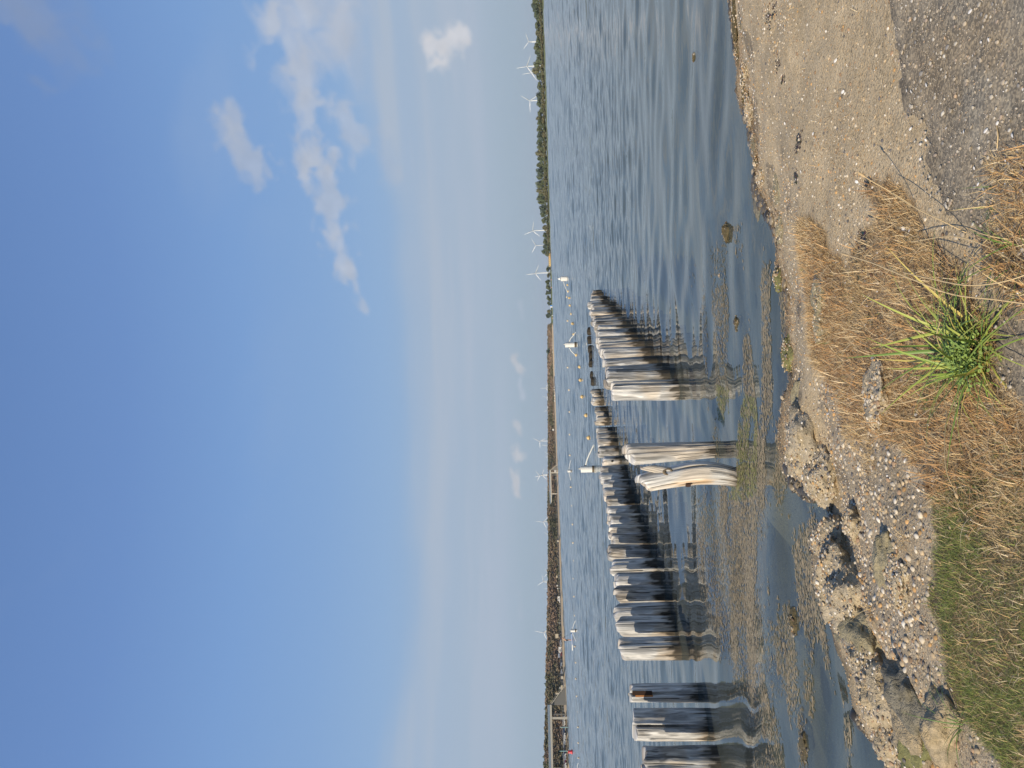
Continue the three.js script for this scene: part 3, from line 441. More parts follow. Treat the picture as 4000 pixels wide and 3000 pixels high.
{ // loose shingle and shells
  const r = rng(99), sets = [[[], []], [[], []], [[], []], [[], []]], shells = [[], []], shellPos = [];
  let n = 0; for (let t = 0; t < 380000 && n < 120000; t++) {
    const x = -4.2 + r() * 8.6, d = 1.2 + r() * 6.6, s = sdShore(x, d); if (s < -.12 || Math.abs(x) > d * .62 + .3) continue;
    const gz = zc('gravel', x, d), gn = zc('green', x, d), az = zc('asphalt', x, d), dz = zc('dryA', x, d), pz = fbm(x * 2.4 + 50, d * 2.4, 3, 4);
    const dens = gn ? .03 : gz ? .42 + .4 * sstep(.5, .62, pz) : az ? .62 : dz ? .08 : .34 + .66 * sstep(.52, .66, pz); if (r() > dens) continue;
    const sz = (gz ? .0019 : .0015) + Math.pow(r(), gz ? 8 : 10) * (gz ? .013 : .008), y = H(x, d) + (az ? .012 : 0); n++;
    const k = n % 4; sets[k][0].push(M4(V(x, y + sz * .15, -d), QE((r() - .5) * .6, r() * 6.28, (r() - .5) * .6), V(sz, sz, sz))); const c = pebCol(r); sets[k][1].push(az ? c.map((v, n) => v * .55 + .16 * [1, .95, .86][n]) : c);
  }
  sets.forEach(([ms, cs], k) => { const o = copies(numbered('shingle'), pebbleGeos[k], pebMat, ms, cs); tag(o, ['small rounded shingle scattered over the bank', 'flat flint chips scattered over the bank', 'mixed brown shingle lying over the bank', 'pale stone chips lying over the bank'][k], 'shingle'); });
  { const ms = [], cs = []; for (let t = 0; t < 120000 && ms.length < 20000; t++) { const x = -3.6 + r() * 8.6, d = 2.6 + r() * 5.6, s = sdShore(x, d); if (s < -.16 || s > .15) continue; const n = fbm(x * 2.1, d * 2.1, 61, 4) + (x > .5 ? .08 : 0); if (r() > sstep(.40, .58, n)) continue; const z = .0035 + Math.pow(r(), 4) * .030, v = .5 + r(), k = r(); ms.push(M4(V(x, H(x, d) + z * .2, -d), QE((r() - .5) * .6, r() * 6.28, (r() - .5) * .6), V(z, z, z))); cs.push((k < .55 ? [.07, .06, .045] : k < .85 ? [.16, .125, .075] : [.34, .28, .19]).map(q => q * v)); }
    tag(copies('wet_shingle', pebbleGeos[1], new THREE.MeshStandardMaterial({ roughness: .35 }), ms, cs), 'dark wet shingle along the edge of the water', 'shingle'); }
  // bits of white shell
  const sg = new THREE.SphereGeometry(1, 10, 5, 0, 6.283, 0, 1.15).scale(1, .5, .72).translate(0, -.18, 0), shm = new THREE.MeshStandardMaterial({ roughness: .45, side: THREE.DoubleSide });
  for (let t = 0, m = 0; t < 9000 && m < 430; t++) { const x = -2.5 + r() * 6, d = 1.8 + r() * 4.6; if (sdShore(x, d) < .12 || Math.abs(x) > d * .6 || zc('green', x, d) && r() > .1) continue; const az = zc('asphalt', x, d); if (!az && r() > .45) continue; const z = .0028 + Math.pow(r(), 3) * .011; if (!az && fbm(x * 3, d * 3, 9, 3) < .5) continue; m++; shells[0].push(M4(V(x, H(x, d) + z * .6 + (az ? .012 : 0), -d), QE((r() - .5), r() * 6.28, (r() - .5)), V(z, z, z))); const w = .62 + .22 * r(); shells[1].push([w, w * .96, w * .90]); }
  tag(copies('shell_bits', sg, shm, shells[0], shells[1]), 'white broken shell bits strewn over sand and asphalt', 'shells');
}

/* ------------------------------------------------------------------ grass */
function bladeGeo(seg, width, bendK, fold = .25) {               // one blade, 1 m tall along y, curving towards +z
  const pos = [], idx = []; for (let i = 0; i <= seg; i++) { const t = i / seg, w = width * (1 - Math.pow(t, 1.6)) + .0006, y = t * (1 - .28 * bendK * t), z = bendK * t * t; pos.push(-w, y, z, 0, y, z - w * fold, w, y, z); }
  for (let i = 0; i < seg; i++) { const a = i * 3, b = a + 3; idx.push(a, a + 1, b + 1, a, b + 1, b, a + 1, a + 2, b + 2, a + 1, b + 2, b + 1); }
  const g = new THREE.BufferGeometry(); g.setAttribute('position', new THREE.Float32BufferAttribute(pos, 3)); g.setIndex(idx); g.computeVertexNormals(); return g;
}
const grassMat = new THREE.MeshStandardMaterial({ roughness: .7, side: THREE.DoubleSide });
const straw = (r) => { const v = .65 + .75 * r(), k = r(); return (k < .5 ? [.60, .44, .22] : k < .72 ? [.48, .31, .13] : k < .90 ? [.68, .55, .34] : [.26, .17, .08]).map(x => x * v); };
const leafy = (r) => { const v = .7 + .6 * r(), k = r(); return (k < .5 ? [.16, .205, .04] : k < .85 ? [.25, .275, .06] : [.10, .15, .04]).map(x => x * v); };
{
  const r = rng(321), short = [bladeGeo(3, .018, .55), bladeGeo(3, .014, 1.0), bladeGeo(3, .022, .25)];
  const field = (name, label, bb, test, n, len, col, lay, dmin) => {
    const sets = short.map(() => [[], []]); let m = 0; for (let t = 0; t < n * 14 && m < n; t++) { const x = bb[0] + r() * (bb[1] - bb[0]), d = bb[2] + r() * (bb[3] - bb[2]); const dn = test(x, d); if (dn <= 0 || r() > dn) continue; const L = len[0] + Math.pow(r(), 1.6) * (len[1] - len[0]), k = m++ % 3, tilt = lay * (.3 + r()); sets[k][0].push(M4(V(x, H(x, d) - .004 + (zc('asphalt', x, d) ? .006 : 0), -d), QE(tilt, r() * 6.283, 0), V(L * (.8 + .4 * r()), L, L))); sets[k][1].push(col(r, x, d)); }
    sets.forEach(([ms, cs], k) => tag(copies(numbered(name), short[k], grassMat, ms, cs), label[k], 'grass'));
  };
  const clump = (x, d, f, z, lo, hi) => sstep(lo, hi, fbm(x * f, d * f, z, 4));
  field('dry_grass', ['straw coloured dry grass lying over the bank', 'curled dry grass matted over the bank', 'stiff dry grass stubble over the bank'], [-2.2, 3.2, 1.6, 5.6], (x, d) => { const a = zc('dryA', x, d) || zc('dryB', x, d), c = zc('tuftC', x, d); if (a || c) return .25 + .75 * clump(x, d, 4, 3, .40, .52); if (zc('green', x, d)) return .22 * clump(x, d, 3, 7, .45, .6); return zc('asphalt', x, d) ? 0 : .003; }, 112000, [.014, .070], straw, 1.15);
  field('tangled_straw', ['reddish brown straw tangled over the dry grass', 'curled brown straw tangled over the dry grass', 'pale broken straw lying over the dry grass'], [-2.2, 3.2, 1.6, 5.6], (x, d) => zc('dryA', x, d) || zc('dryB', x, d) ? .2 + .8 * clump(x, d, 3, 13, .42, .58) : 0, 15000, [.05, .13], (q) => { const v = .6 + .7 * q(), k = q(); return (k < .55 ? [.46, .27, .11] : k < .8 ? [.34, .19, .08] : [.62, .48, .28]).map(x => x * v); }, 1.25);
  field('green_grass', ['short green grass covering the slope by the gravel ledge', 'curved green grass covering the slope by the gravel ledge', 'stiff green grass mixed into the slope by the gravel ledge'], [-2.8, .6, .9, 4.2], (x, d) => zc('green', x, d) ? sstep(.02, .14, edgeDist(x, d, Z.green, true) + .05) * (.35 + .65 * clump(x, d, 3, 7, .62, .45)) : zc('dryA', x, d) ? .10 * clump(x, d, 5, 31, .60, .68) : 0, 70000, [.015, .050], (q, x, d) => q() < .16 + .6 * sstep(.46, .58, fbm(x * 2.2, d * 2.2, 88, 4)) ? straw(q) : leafy(q), .8);
}
{ // the big sedge tuft with its rosette of small round leaves
  const p = onGround(3790, 1370), t = group('sedge_tuft', p), r = rng(77), gs = [bladeGeo(8, .016, .35, .5), bladeGeo(8, .013, .8, .5), bladeGeo(8, .019, .15, .5), bladeGeo(8, .011, 1.2, .5)];
  tag(t, 'large bright green tuft of long pointed blades in the dry grass', 'plant');
  const bm = [std(.24, .33, .05, .5, { side: 2 }), std(.36, .40, .08, .5, { side: 2 }), std(.15, .24, .045, .5, { side: 2 }), std(.52, .42, .12, .6, { side: 2 })];
  for (let i = 0; i < 190; i++) { const b = mesh('blade', gs[i % 4], bm[r() < .35 ? 0 : r() < .5 ? 1 : r() < .7 ? 2 : 3], t), L = .15 + Math.pow(r(), 1.4) * .30, a = r() * 6.283, q = .10 * Math.sqrt(r()); b.position.set(Math.cos(a) * q, -.01, Math.sin(a) * q * 1.3); b.rotation.set(.25 + r() * .95, r() * 6.283, (r() - .5) * .3, 'YXZ'); b.scale.set(L * .95, L, L); }
  const leaf = new THREE.CircleGeometry(1, 8).rotateX(-Math.PI / 2), ms = [], cs = []; for (let i = 0; i < 800; i++) { const a = r() * 6.283, q = Math.sqrt(r()) * .10 * (.5 + r()); const s = .0028 + r() * .0035; ms.push(M4(V(Math.cos(a) * q - .02, .03 + (.13 - q) * .35 + r() * .025, Math.sin(a) * q + .04), QE((r() - .5) * 1.4, r() * 6, (r() - .5) * 1.4), V(s, s, s * 1.3))); const tl = .7 + .7 * r(); cs.push([.21, .30, .07].map(v => v * tl)); }
  copies('leaf_rosette', leaf, grassMat, ms, cs, t);
}
function tuft(name, px, py, n, L0, L1, colorMats, label, spread = .03, out = .5) {
  const t = group(name, onGround(px, py)), r = rng(px + py * 3), gs = [bladeGeo(6, .012, .5, .5), bladeGeo(6, .010, 1.0, .5)]; tag(t, label, 'plant');
  for (let i = 0; i < n; i++) { const b = mesh('blade', gs[i % 2], colorMats[Math.floor(r() * colorMats.length)], t), L = L0 + r() * (L1 - L0); b.position.set((r() - .5) * spread, -.008, (r() - .5) * spread); b.rotation.set(.2 + r() * out, r() * 6.283, 0, 'YXZ'); b.scale.set(L, L, L); }
}
{
  const dry = [std(.60, .45, .22, .7, { side: 2 }), std(.48, .32, .14, .7, { side: 2 }), std(.40, .24, .10, .7, { side: 2 })], gr = [std(.15, .24, .04, .6, { side: 2 }), std(.10, .17, .035, .6, { side: 2 }), ...dry.slice(0, 1)];
  tuft('dry_tuft', 3405, 2390, 34, .08, .18, dry, 'dry straw tuft in the cleft behind the pebbly block', .06, .9);
  tuft('dry_tuft', 3535, 2110, 26, .08, .17, dry, 'dry straw tuft curling over the smooth olive stone', .05, 1.0);
  tuft('dry_tuft', 3370, 1690, 60, .08, .17, dry, 'thick dry straw tuft above the big gravel-studded block', .12, 1.1);
  tuft('dry_tuft', 3960, 960, 70, .12, .28, [...dry, gr[0]], 'rust brown tuft with a few green blades on the asphalt', .16, 1.0);
  tuft('dry_tuft', 3480, 830, 50, .07, .16, dry, 'combed over dry tuft where sand meets asphalt', .12, 1.1);
  tuft('dry_tuft', 3985, 1080, 50, .12, .26, dry, 'dense dry tuft with long stalks on the broken asphalt edge', .16, 1.0);
  tuft('green_tuft', 3145, 1040, 30, .04, .09, gr, 'small green sprout in the dry grass by the mossy edge stone', .05, .9);
  tuft('green_tuft', 3240, 1345, 34, .05, .11, gr, 'green sprout at the end of the flat brownish slab', .07, .9);
  tuft('green_tuft', 3880, 770, 30, .06, .16, gr, 'low green weed growing from the asphalt', .08, 1.1);
  tuft('green_tuft', 3760, 2830, 20, .10, .24, gr, 'tall green blades leaning from the grass towards the round tan boulder', .05, .9);
  tuft('green_tuft', 3640, 1560, 36, .06, .13, gr, 'green sprouts in the dry grass near the big tuft', .08, .9);
  // long dry stalks with seed heads
  const stem = std(.62, .46, .24, .6), head = std(.58, .42, .22, .8), dark = std(.14, .075, .04, .9);
  const stalk = (pts, label, h, m2 = head, rad = .0022, hl = .055) => { // pts: [px, py, height above the path]
    const P = pts.map(([a, b, y]) => at(a, b, .3 + y)), o = P[0].clone(), c = new THREE.CatmullRomCurve3(P.map(p => p.clone().sub(o))), s = group('grass_stalk', o); tag(s, label, 'grass stalk');
    mesh('stem', new THREE.TubeGeometry(c, 28, rad, 5), stem, s);
    if (h) { const e = c.getPoint(1), dir = c.getTangent(1), hd = mesh('seed_head', new THREE.LatheGeometry([[.0005, 0], [.004, .2], [.0062, .45], [.005, .75], [.001, 1]].map(([x, y]) => new THREE.Vector2(x, y * hl)), 8), m2, s); hd.position.copy(e); hd.quaternion.setFromUnitVectors(V(0, 1, 0), dir); }
  };
  stalk([[4060, 1195, .04], [3900, 1172, .09], [3720, 1150, .14], [3560, 1090, .19], [3400, 1025, .22], [3320, 1000, .235]], 'longest pale stalk with a feathery seed head arching over the dry grass', 1, head, .0026, .09);
  stalk([[4080, 1040, .03], [3960, 1090, .10], [3800, 1115, .15], [3640, 1090, .18], [3530, 1065, .19]], 'curved pale stalk without a head beside the longest stalk', 0);
  stalk([[3775, 910, .0], [3690, 868, .05], [3610, 830, .08], [3530, 785, .10], [3465, 742, .10]], 'straight straw laid slantwise across the asphalt edge', 0);
  stalk([[4020, 1060, .02], [3850, 960, .03], [3730, 925, .05], [3560, 945, .06]], 'thin straw bent over the dry tuft by the asphalt', 0);
  stalk([[3890, 480, .0], [3898, 530, .015], [3895, 580, .01]], 'lone short straw lying on the asphalt', 0);
  stalk([[3560, 800, .02], [3480, 750, .10], [3400, 705, .16], [3385, 695, .17]], 'short stalk with a pale seed head leaning over the sand', 1);
  stalk([[3680, 1330, .02], [3560, 1220, .12], [3450, 1120, .18], [3410, 1080, .19]], 'brown sedge stalk with a dark head above the tuft blades', 1, dark, .0016, .03);
  stalk([[3700, 1400, .02], [3660, 1320, .14], [3672, 1255, .20]], 'upright brown sedge stalk with a dark head in the tuft', 1, dark, .0016, .025);
  stalk([[3720, 1480, .02], [3640, 1540, .10], [3500, 1580, .15], [3440, 1592, .16]], 'low brown sedge stalk with a dark head pointing at the pebble hump', 1, dark, .0016, .03);
  stalk([[3700, 1600, .02], [3690, 1750, .10], [3700, 1850, .13], [3730, 1920, .13]], 'yellowing sedge stalk drooping over the green grass', 1, head, .0018, .03);
}

{ // dried weed thrown up along the sand, and patches of black shell bits
  const r = rng(654), g = bladeGeo(3, .03, .4), ms = [], cs = []; for (let t = 0; t < 60000 && ms.length < 9000; t++) { const x = -.6 + r() * 6.6, d = 3.4 + r() * 5, s = sdShore(x, d); if (s < .01 || s > .5) continue; const n = fbm(x * 3, d * 3, 71, 4) + .35 * sstep(.16, .10, Math.abs(s - .17)); if (n < .60 || zc('dryA', x, d)) continue; const L = .03 + r() * .06; ms.push(M4(V(x, H(x, d) + .003 + r() * .012, -d), QE(1.35 + r() * .3, r() * 6.283, 0), V(L, L, L))); const k = r(); const tl = .6 + .7 * r(); cs.push((k < .6 ? [.42, .26, .12] : k < .85 ? [.55, .40, .22] : [.12, .08, .05]).map(v => v * tl)); }
  tag(copies('weed_wrack', g, grassMat, ms, cs), 'brown dried weed thrown up along the edge of the sand', 'weed');
  const m2 = [], c2 = []; for (const [px, py, w, n] of [[3120, 560, .10, 130], [3110, 690, .07, 60], [3370, 940, .09, 140], [3352, 1000, .10, 140], [3010, 60, .12, 140], [3040, 250, .08, 50], [3390, 720, .05, 60], [3365, 1080, .07, 90], [3060, 310, .05, 50]]) { const c = onGround(px, py); for (let i = 0; i < n; i++) { const a = r() * 6.283, q = Math.sqrt(-Math.log(1 - r() * .95)) * w * .6, x = c.x + Math.cos(a) * q * .7, d = -c.z + Math.sin(a) * q * 1.2, z = .002 + r() * r() * .008; m2.push(M4(V(x, H(x, d) + z * .2, -d), QE((r() - .5), r() * 6, (r() - .5)), V(z * 1.5, z * .8, z))); c2.push([.035, .032, .03].map(v => v * (.5 + r()))); } }
  tag(copies('black_shell_bits', pebbleGeos[2], pebMat, m2, c2), 'black bits of mussel shell and tar strewn in patches over the sand', 'shells');
}

/* ------------------------------------------------------------------ weed and scum afloat in the shallows */
{
  const r = rng(55), g = new THREE.CircleGeometry(1, 7).rotateX(-Math.PI / 2), P = g.attributes.position; for (let i = 1; i < P.count; i++) { const k = .6 + .7 * vn(i * 1.7, 3.3); P.setX(i, P.getX(i) * k); P.setZ(i, P.getZ(i) * k); }
  const ms = [[], []], cs = [[], []]; const zg = zonePoly([[2790, 1500], [2960, 1560], [2960, 1930], [2890, 1960], [2840, 1950], [2860, 1700], [2800, 1640]], 0);
  for (let t = 0; t < 230000 && ms[0].length < 52000; t++) {
    const x = -5.5 + r() * 7, d = 3.6 + r() * 6, s = sdShore(x, d); if (s > -.05) continue;
    const gz = inPoly(x, d, zg), n = fbm(x * 1.3 + 8, d * 3.2, 44, 5), sh = shoal(x, d), dn = (gz ? 1.0 * sstep(.45, .55, n) : 0) + sh * (.35 + .65 * sstep(.43, .56, n)) + .85 * sstep(.49, .60, n) * sstep(3.4, .4, -s) * (x < 1 ? 1 : .25) ; if (r() > dn) continue;
    const z = .004 + r() * r() * .013, k = gz && r() < .6 ? 1 : 0; ms[k].push(M4(V(x, .004 + waveY(x, d), -d), QE(0, r() * .6 - .3, 0), V(z * (1 + r() * 2), 1, z * .7))); const tl = .6 + .7 * r(); cs[k].push((k ? [.19, .19, .05] : r() < .6 ? [.33, .255, .145] : [.21, .18, .105]).map(v => v * tl));
  }
  const am = new THREE.MeshStandardMaterial({ roughness: .6, side: THREE.DoubleSide });
  tag(copies('floating_weed', g, am, ms[0], cs[0]), 'tan flecks of floating weed over the shoal', 'weed'); tag(copies('green_algae', g, am, ms[1], cs[1]), 'yellow green algae flecks afloat round the crooked piles', 'algae');
}

/* ------------------------------------------------------------------ the swimming line: floats, ropes, buoys */
const M = { white: std(.74, .73, .68, .5), dirty: std(.50, .49, .42, .7), cream: std(.64, .46, .20, .5), pale: std(.62, .52, .36, .5), black: std(.03, .03, .03, .8), slime: std(.10, .07, .035, .8), rope: std(.72, .72, .66, .7), red: std(.62, .035, .05, .45), blue: std(.05, .22, .62, .4), teal: std(.33, .56, .55, .5), conc: std(.55, .50, .40, .85), concDark: std(.20, .19, .165, .9), steel: std(.40, .45, .50, .4, { metalness: .3 }), glassy: std(.05, .06, .08, .15), sand: std(.56, .43, .25, .95), orange: std(.60, .22, .06, .6), skin: std(.58, .34, .22, .6), maroon: std(.18, .015, .03, .4), navy: std(.03, .05, .10, .4), silver: std(.50, .52, .54, .3, { metalness: .4 }), tyre: std(.02, .02, .02, .9), greenR: std(.05, .25, .16, .6) };
function floatBuoy(px, py, r, m, label, grp) {
  const p = at(px, py, 0), g = group('line_float', V(p.x, seaY(p), p.z), (px * 7 + py) % 6); tag(g, label, 'float', grp); g.rotation.x = ((px * 3 + py) % 7 - 3) * .07; g.rotation.z = ((px + py * 5) % 9 - 4) * .06;
  const pts = []; for (let i = 0; i <= 12; i++) { const a = -Math.PI / 2 + Math.PI * i / 12; pts.push(new THREE.Vector2(Math.max(.001, r * Math.cos(a)), r * .92 * Math.sin(a) + r * .28)); }
  mesh('shell', new THREE.LatheGeometry(pts, 20), m, g); const s = mesh('seam', new THREE.TorusGeometry(r * .985, r * .06, 5, 22), M.slime, g); s.rotation.x = Math.PI / 2; s.position.y = .01; mesh('eyelet', new THREE.TorusGeometry(r * .2, r * .06, 6, 10).translate(0, r * 1.28, 0), m, g);
}
[[2219, 1113], [2222, 1138], [2226, 1164], [2229, 1193], [2234, 1226], [2239, 1264], [2244, 1306], [2255, 1387], [2263, 1433], [2271, 1484], [2279, 1549], [2290, 1622], [2301, 1710]].forEach(([x, y]) => floatBuoy(x, y, .12, M.cream, 'round cream float on the nearer line that runs past the stumps', 'cream floats of the nearer line'));
[[2215, 1160], [2217, 1253], [2220, 1435], [2224, 1523], [2225, 1609], [2227, 1697], [2230, 1778], [2233, 1902], [2235, 1975], [2238, 2048], [2240, 2120], [2241, 2190], [2243, 2260], [2245, 2330], [2247, 2404], [2249, 2525], [2251, 2588], [2253, 2651], [2255, 2719], [2256, 2780], [2258, 2840], [2259, 2901], [2260, 2960]].forEach(([x, y]) => floatBuoy(x, y, .125, M.pale, 'small pale float on the farther swimming line', 'pale floats of the farther line'));
function drum(px, py, hgt, rad, label, cone, ropes) {
  const p = at(px, py, 0), g = group('drum_buoy', V(p.x, seaY(p), p.z)); tag(g, label, 'buoy', undefined);
  mesh('drum', cyl(rad, rad, hgt, 28, 0, hgt / 2 - .02, 0), M.white, g); mesh('slime_band', cyl(rad * 1.01, rad * 1.01, .22, 28, 0, -.02, 0), M.slime, g); mesh('top_ring', new THREE.TorusGeometry(rad * .97, rad * .05, 6, 28).rotateX(Math.PI / 2).translate(0, hgt - .02, 0), M.white, g);
  if (cone) { mesh('cone_top', cyl(.02, rad * .62, .30, 20, 0, hgt + .20, 0), M.white, g); mesh('neck', cyl(rad * .3, rad * .3, .12, 12, 0, hgt + .02, 0), M.black, g); } else mesh('lug', cyl(rad * .22, rad * .22, .12, 12, rad * .2, hgt + .03, 0), M.dirty, g);
  for (const [dx, sgn] of ropes) { const c = new THREE.CatmullRomCurve3([V(sgn * rad * .9, hgt * .62, 0), V(sgn * (rad + dx * .35), hgt * .45, .05), V(sgn * (rad + dx * .75), .10, .1), V(sgn * (rad + dx), -.03, .1)]); mesh('rope', new THREE.TubeGeometry(c, 16, .032, 6), M.rope, g); mesh('shackle', cyl(.05, .05, .1, 8, sgn * rad, hgt * .62, 0), M.black, g); }
  return g;
}
drum(2320, 1832, .66, .165, 'tall white drum buoy with a brown slime band nearest the piles', 0, [[1.05, 1]]);
drum(2252, 1346, .82, .20, 'white drum buoy with ropes at both sides among the cream floats', 0, [[.75, 1], [.75, -1]]);
drum(2215, 1088, .78, .28, 'white drum buoy with a cone top where the cream float line ends', 1, [[1.6, -1]]);
drum(2231, 1840, .48, .17, 'short white drum buoy on the farther line with sagging white ropes', 0, [[1.3, 1], [1.3, -1]]);
drum(2250, 2463, .66, .20, 'white drum buoy on the farther line beside the paddle boarder', 0, [[1.2, 1], [1.2, -1]]);
{ // white rope end at the far left of the line
  const p = at(2259, 2996, 0), c = new THREE.CatmullRomCurve3([V(-1.0, .05, 0), V(-.3, .12, 0), V(.3, .10, 0), V(.6, -.03, 0)]), o = mesh('float_rope', new THREE.TubeGeometry(c, 14, .035, 6), M.rope); o.position.set(p.x, seaY(p) + .05, p.z); tag(o, 'thick white rope bowing out of the water past the last pale float', 'rope');
  const b = at(2238, 2937, 0), g = group('red_buoy', V(b.x, seaY(b), b.z), -.15); tag(g, 'bright red can buoy with white figures and a pale post', 'buoy');
  mesh('can', new THREE.LatheGeometry([[.01, 1.62], [.60, 1.62], [.66, 1.50], [.72, .55], [.98, .40], [1.02, .05], [.98, -.2], [.01, -.2]].map(([x, y]) => new THREE.Vector2(x * .82, y)), 28), M.red, g); g.scale.setScalar(.64); mesh('rim', new THREE.TorusGeometry(.83, .05, 6, 28).rotateX(Math.PI / 2).translate(0, .03, 0), M.black, g);
  const figs = (ch) => ch === 3 ? [[0, .2, .16, .045], [0, 0, .16, .045], [0, -.2, .16, .045], [.07, .1, .045, .2], [.07, -.1, .045, .2]] : [[0, .2, .16, .045], [0, 0, .16, .045], [0, -.2, .16, .045], [.07, .1, .045, .2], [-.07, -.1, .045, .2]];
  [[2, -.14], [3, .14]].forEach(([n, x]) => mesh('figure', mergeGeometries(figs(n).map(([a, y, w, h]) => box(w, h, .03, a + x, 1.08 + y, .57))), M.white, g)); mesh('post', cyl(.05, .05, .5, 8, .1, 1.85, 0), M.pale, g);
}

/* ------------------------------------------------------------------ the paddle boarder */
function sdfMesh(bones, cell, blend) { // bones: [ax, ay, az, ra, bx, by, bz, rb]
  const lo = V(1e9, 1e9, 1e9), hi = V(-1e9, -1e9, -1e9); for (const b of bones) { lo.min(V(Math.min(b[0], b[4]) - .2, Math.min(b[1], b[5]) - .2, Math.min(b[2], b[6]) - .2)); hi.max(V(Math.max(b[0], b[4]) + .2, Math.max(b[1], b[5]) + .2, Math.max(b[2], b[6]) + .2)); }
  const c = lo.clone().add(hi).multiplyScalar(.5), half = Math.max(hi.x - lo.x, hi.y - lo.y, hi.z - lo.z) / 2, n = Math.min(72, Math.ceil(2 * half / cell)), mc = new MarchingCubes(n, new THREE.MeshStandardMaterial(), false, false, 200000); mc.isolation = 0;
  for (let z = 0, i = 0; z < n; z++) for (let y = 0; y < n; y++) for (let x = 0; x < n; x++, i++) {
    const p = [c.x + ((x - n / 2) / (n / 2)) * half, c.y + ((y - n / 2) / (n / 2)) * half, c.z + ((z - n / 2) / (n / 2)) * half]; let s = 0;
    for (const b of bones) { const dx = b[4] - b[0], dy = b[5] - b[1], dz = b[6] - b[2], t = clamp(((p[0] - b[0]) * dx + (p[1] - b[1]) * dy + (p[2] - b[2]) * dz) / (dx * dx + dy * dy + dz * dz + 1e-9)), d = Math.hypot(p[0] - b[0] - t * dx, p[1] - b[1] - t * dy, p[2] - b[2] - t * dz) - lerp(b[3], b[7], t); s += Math.exp(-d / blend); }
    mc.field[i] = blend * Math.log(s + 1e-30);
  }
  mc.update(); const k = mc.count, g = new THREE.BufferGeometry(); const P = new Float32Array(mc.positionArray.slice(0, k * 3)); for (let i = 0; i < k; i++) { P[i * 3] = P[i * 3] * half + c.x; P[i * 3 + 1] = P[i * 3 + 1] * half + c.y; P[i * 3 + 2] = P[i * 3 + 2] * half + c.z; }
  g.setAttribute('position', new THREE.BufferAttribute(P, 3)); const m = mergeVertices(g, 1e-4); m.computeVertexNormals(); return m;
}
{
  const s = at(2238, 2497, 0), yaw = .12; // the board points right, away a little
  const sy = Math.max(seaY(s), seaY(V(s.x + 1, 0, s.z)), seaY(V(s.x - 1, 0, s.z))) + .03, brd = group('paddle_board', V(s.x - .1, sy, s.z), yaw); tag(brd, 'white and blue paddle board carrying the paddler', 'paddle board');
  const sh = new THREE.Shape(); sh.moveTo(-1.65, -.18); sh.bezierCurveTo(-1.2, -.42, .9, -.42, 1.62, 0); sh.bezierCurveTo(.9, .42, -1.2, .42, -1.65, .18); sh.closePath();
  mesh('hull', new THREE.ExtrudeGeometry(sh, { depth: .13, bevelEnabled: true, bevelSize: .02, bevelThickness: .02, bevelSegments: 2 }).rotateX(-Math.PI / 2).translate(0, -.02, 0), M.white, brd); mesh('deck_pad', box(1.1, .02, .5, .55, .14, 0), M.blue, brd); mesh('rail_stripe', box(2.0, .06, .02, .3, .06, .40), M.blue, brd); mesh('fin', box(.16, .18, .02, -1.4, -.12, 0), M.black, brd);
  const base = V(s.x, .14 + sy, s.z), pers = group('person', base, yaw); tag(pers, 'paddler in dark shorts standing on the board, leaning over a paddle', 'person');
  const bones = [[-.12, .04, .12, .05, .02, .03, .12, .045], [-.16, .05, -.1, .05, .0, .03, -.1, .045], [-.14, .08, .12, .05, -.04, .44, .12, .065], [-.04, .44, .12, .068, -.16, .80, .09, .085], [-.18, .08, -.1, .05, -.06, .44, -.1, .065], [-.06, .44, -.1, .068, -.16, .80, -.08, .085],
    [-.16, .84, .08, .11, -.16, .84, -.08, .11], [-.16, .86, 0, .13, -.06, 1.10, 0, .125], [-.06, 1.10, 0, .125, .06, 1.28, 0, .13], [.06, 1.33, .16, .075, .06, 1.33, -.16, .075], [.08, 1.36, 0, .055, .15, 1.47, 0, .055], [.17, 1.53, 0, .088, .185, 1.60, 0, .09], [.27, 1.54, 0, .02, .28, 1.53, 0, .016],
    [.06, 1.33, .19, .055, .24, 1.16, .22, .045], [.24, 1.16, .22, .043, .42, 1.05, .08, .034], [.06, 1.33, -.19, .055, .26, 1.26, -.20, .045], [.26, 1.26, -.2, .043, .34, 1.28, -.04, .034], [.42, 1.05, .08, .036, .46, 1.03, .04, .03], [.34, 1.28, -.04, .036, .37, 1.29, .0, .03]];
  mesh('body', sdfMesh(bones, .028, .014), M.skin, pers);
  mesh('shorts', sdfMesh([[-.14, .58, .105, .088, -.16, .80, .09, .108], [-.15, .58, -.095, .088, -.16, .80, -.08, .108], [-.16, .86, .05, .128, -.16, .86, -.05, .128]], .016, .012), M.black, pers);
  mesh('hair', sdfMesh([[.15, 1.60, 0, .088, .165, 1.635, 0, .088]], .012, .01), std(.06, .035, .02, .8), pers);
  const pad = group('paddle', base.clone().add(V(.36, 1.30, 0).applyAxisAngle(V(0, 1, 0), yaw)), yaw); tag(pad, 'dark paddle held slanting to the water by the paddler', 'paddle'); const q = V(.66, -1.30, .25), L = q.length();
  const sft = mesh('shaft', cyl(.016, .016, L + .2, 8, 0, L / 2 - .1, 0), M.black, pad); sft.quaternion.setFromUnitVectors(V(0, 1, 0), q.clone().normalize()); const bl = mesh('paddle_blade', new THREE.SphereGeometry(1, 12, 8).scale(.11, .22, .02).translate(0, L + .05, 0), M.black, pad); bl.quaternion.copy(sft.quaternion);
}

/* ------------------------------------------------------------------ the far shore */
const tab = (T, y) => { if (y <= T[0][0]) return T[0][1]; for (let i = 1; i < T.length; i++) if (y <= T[i][0]) return lerp(T[i - 1][1], T[i][1], (y - T[i - 1][0]) / (T[i][0] - T[i - 1][0])); return T[T.length - 1][1]; };
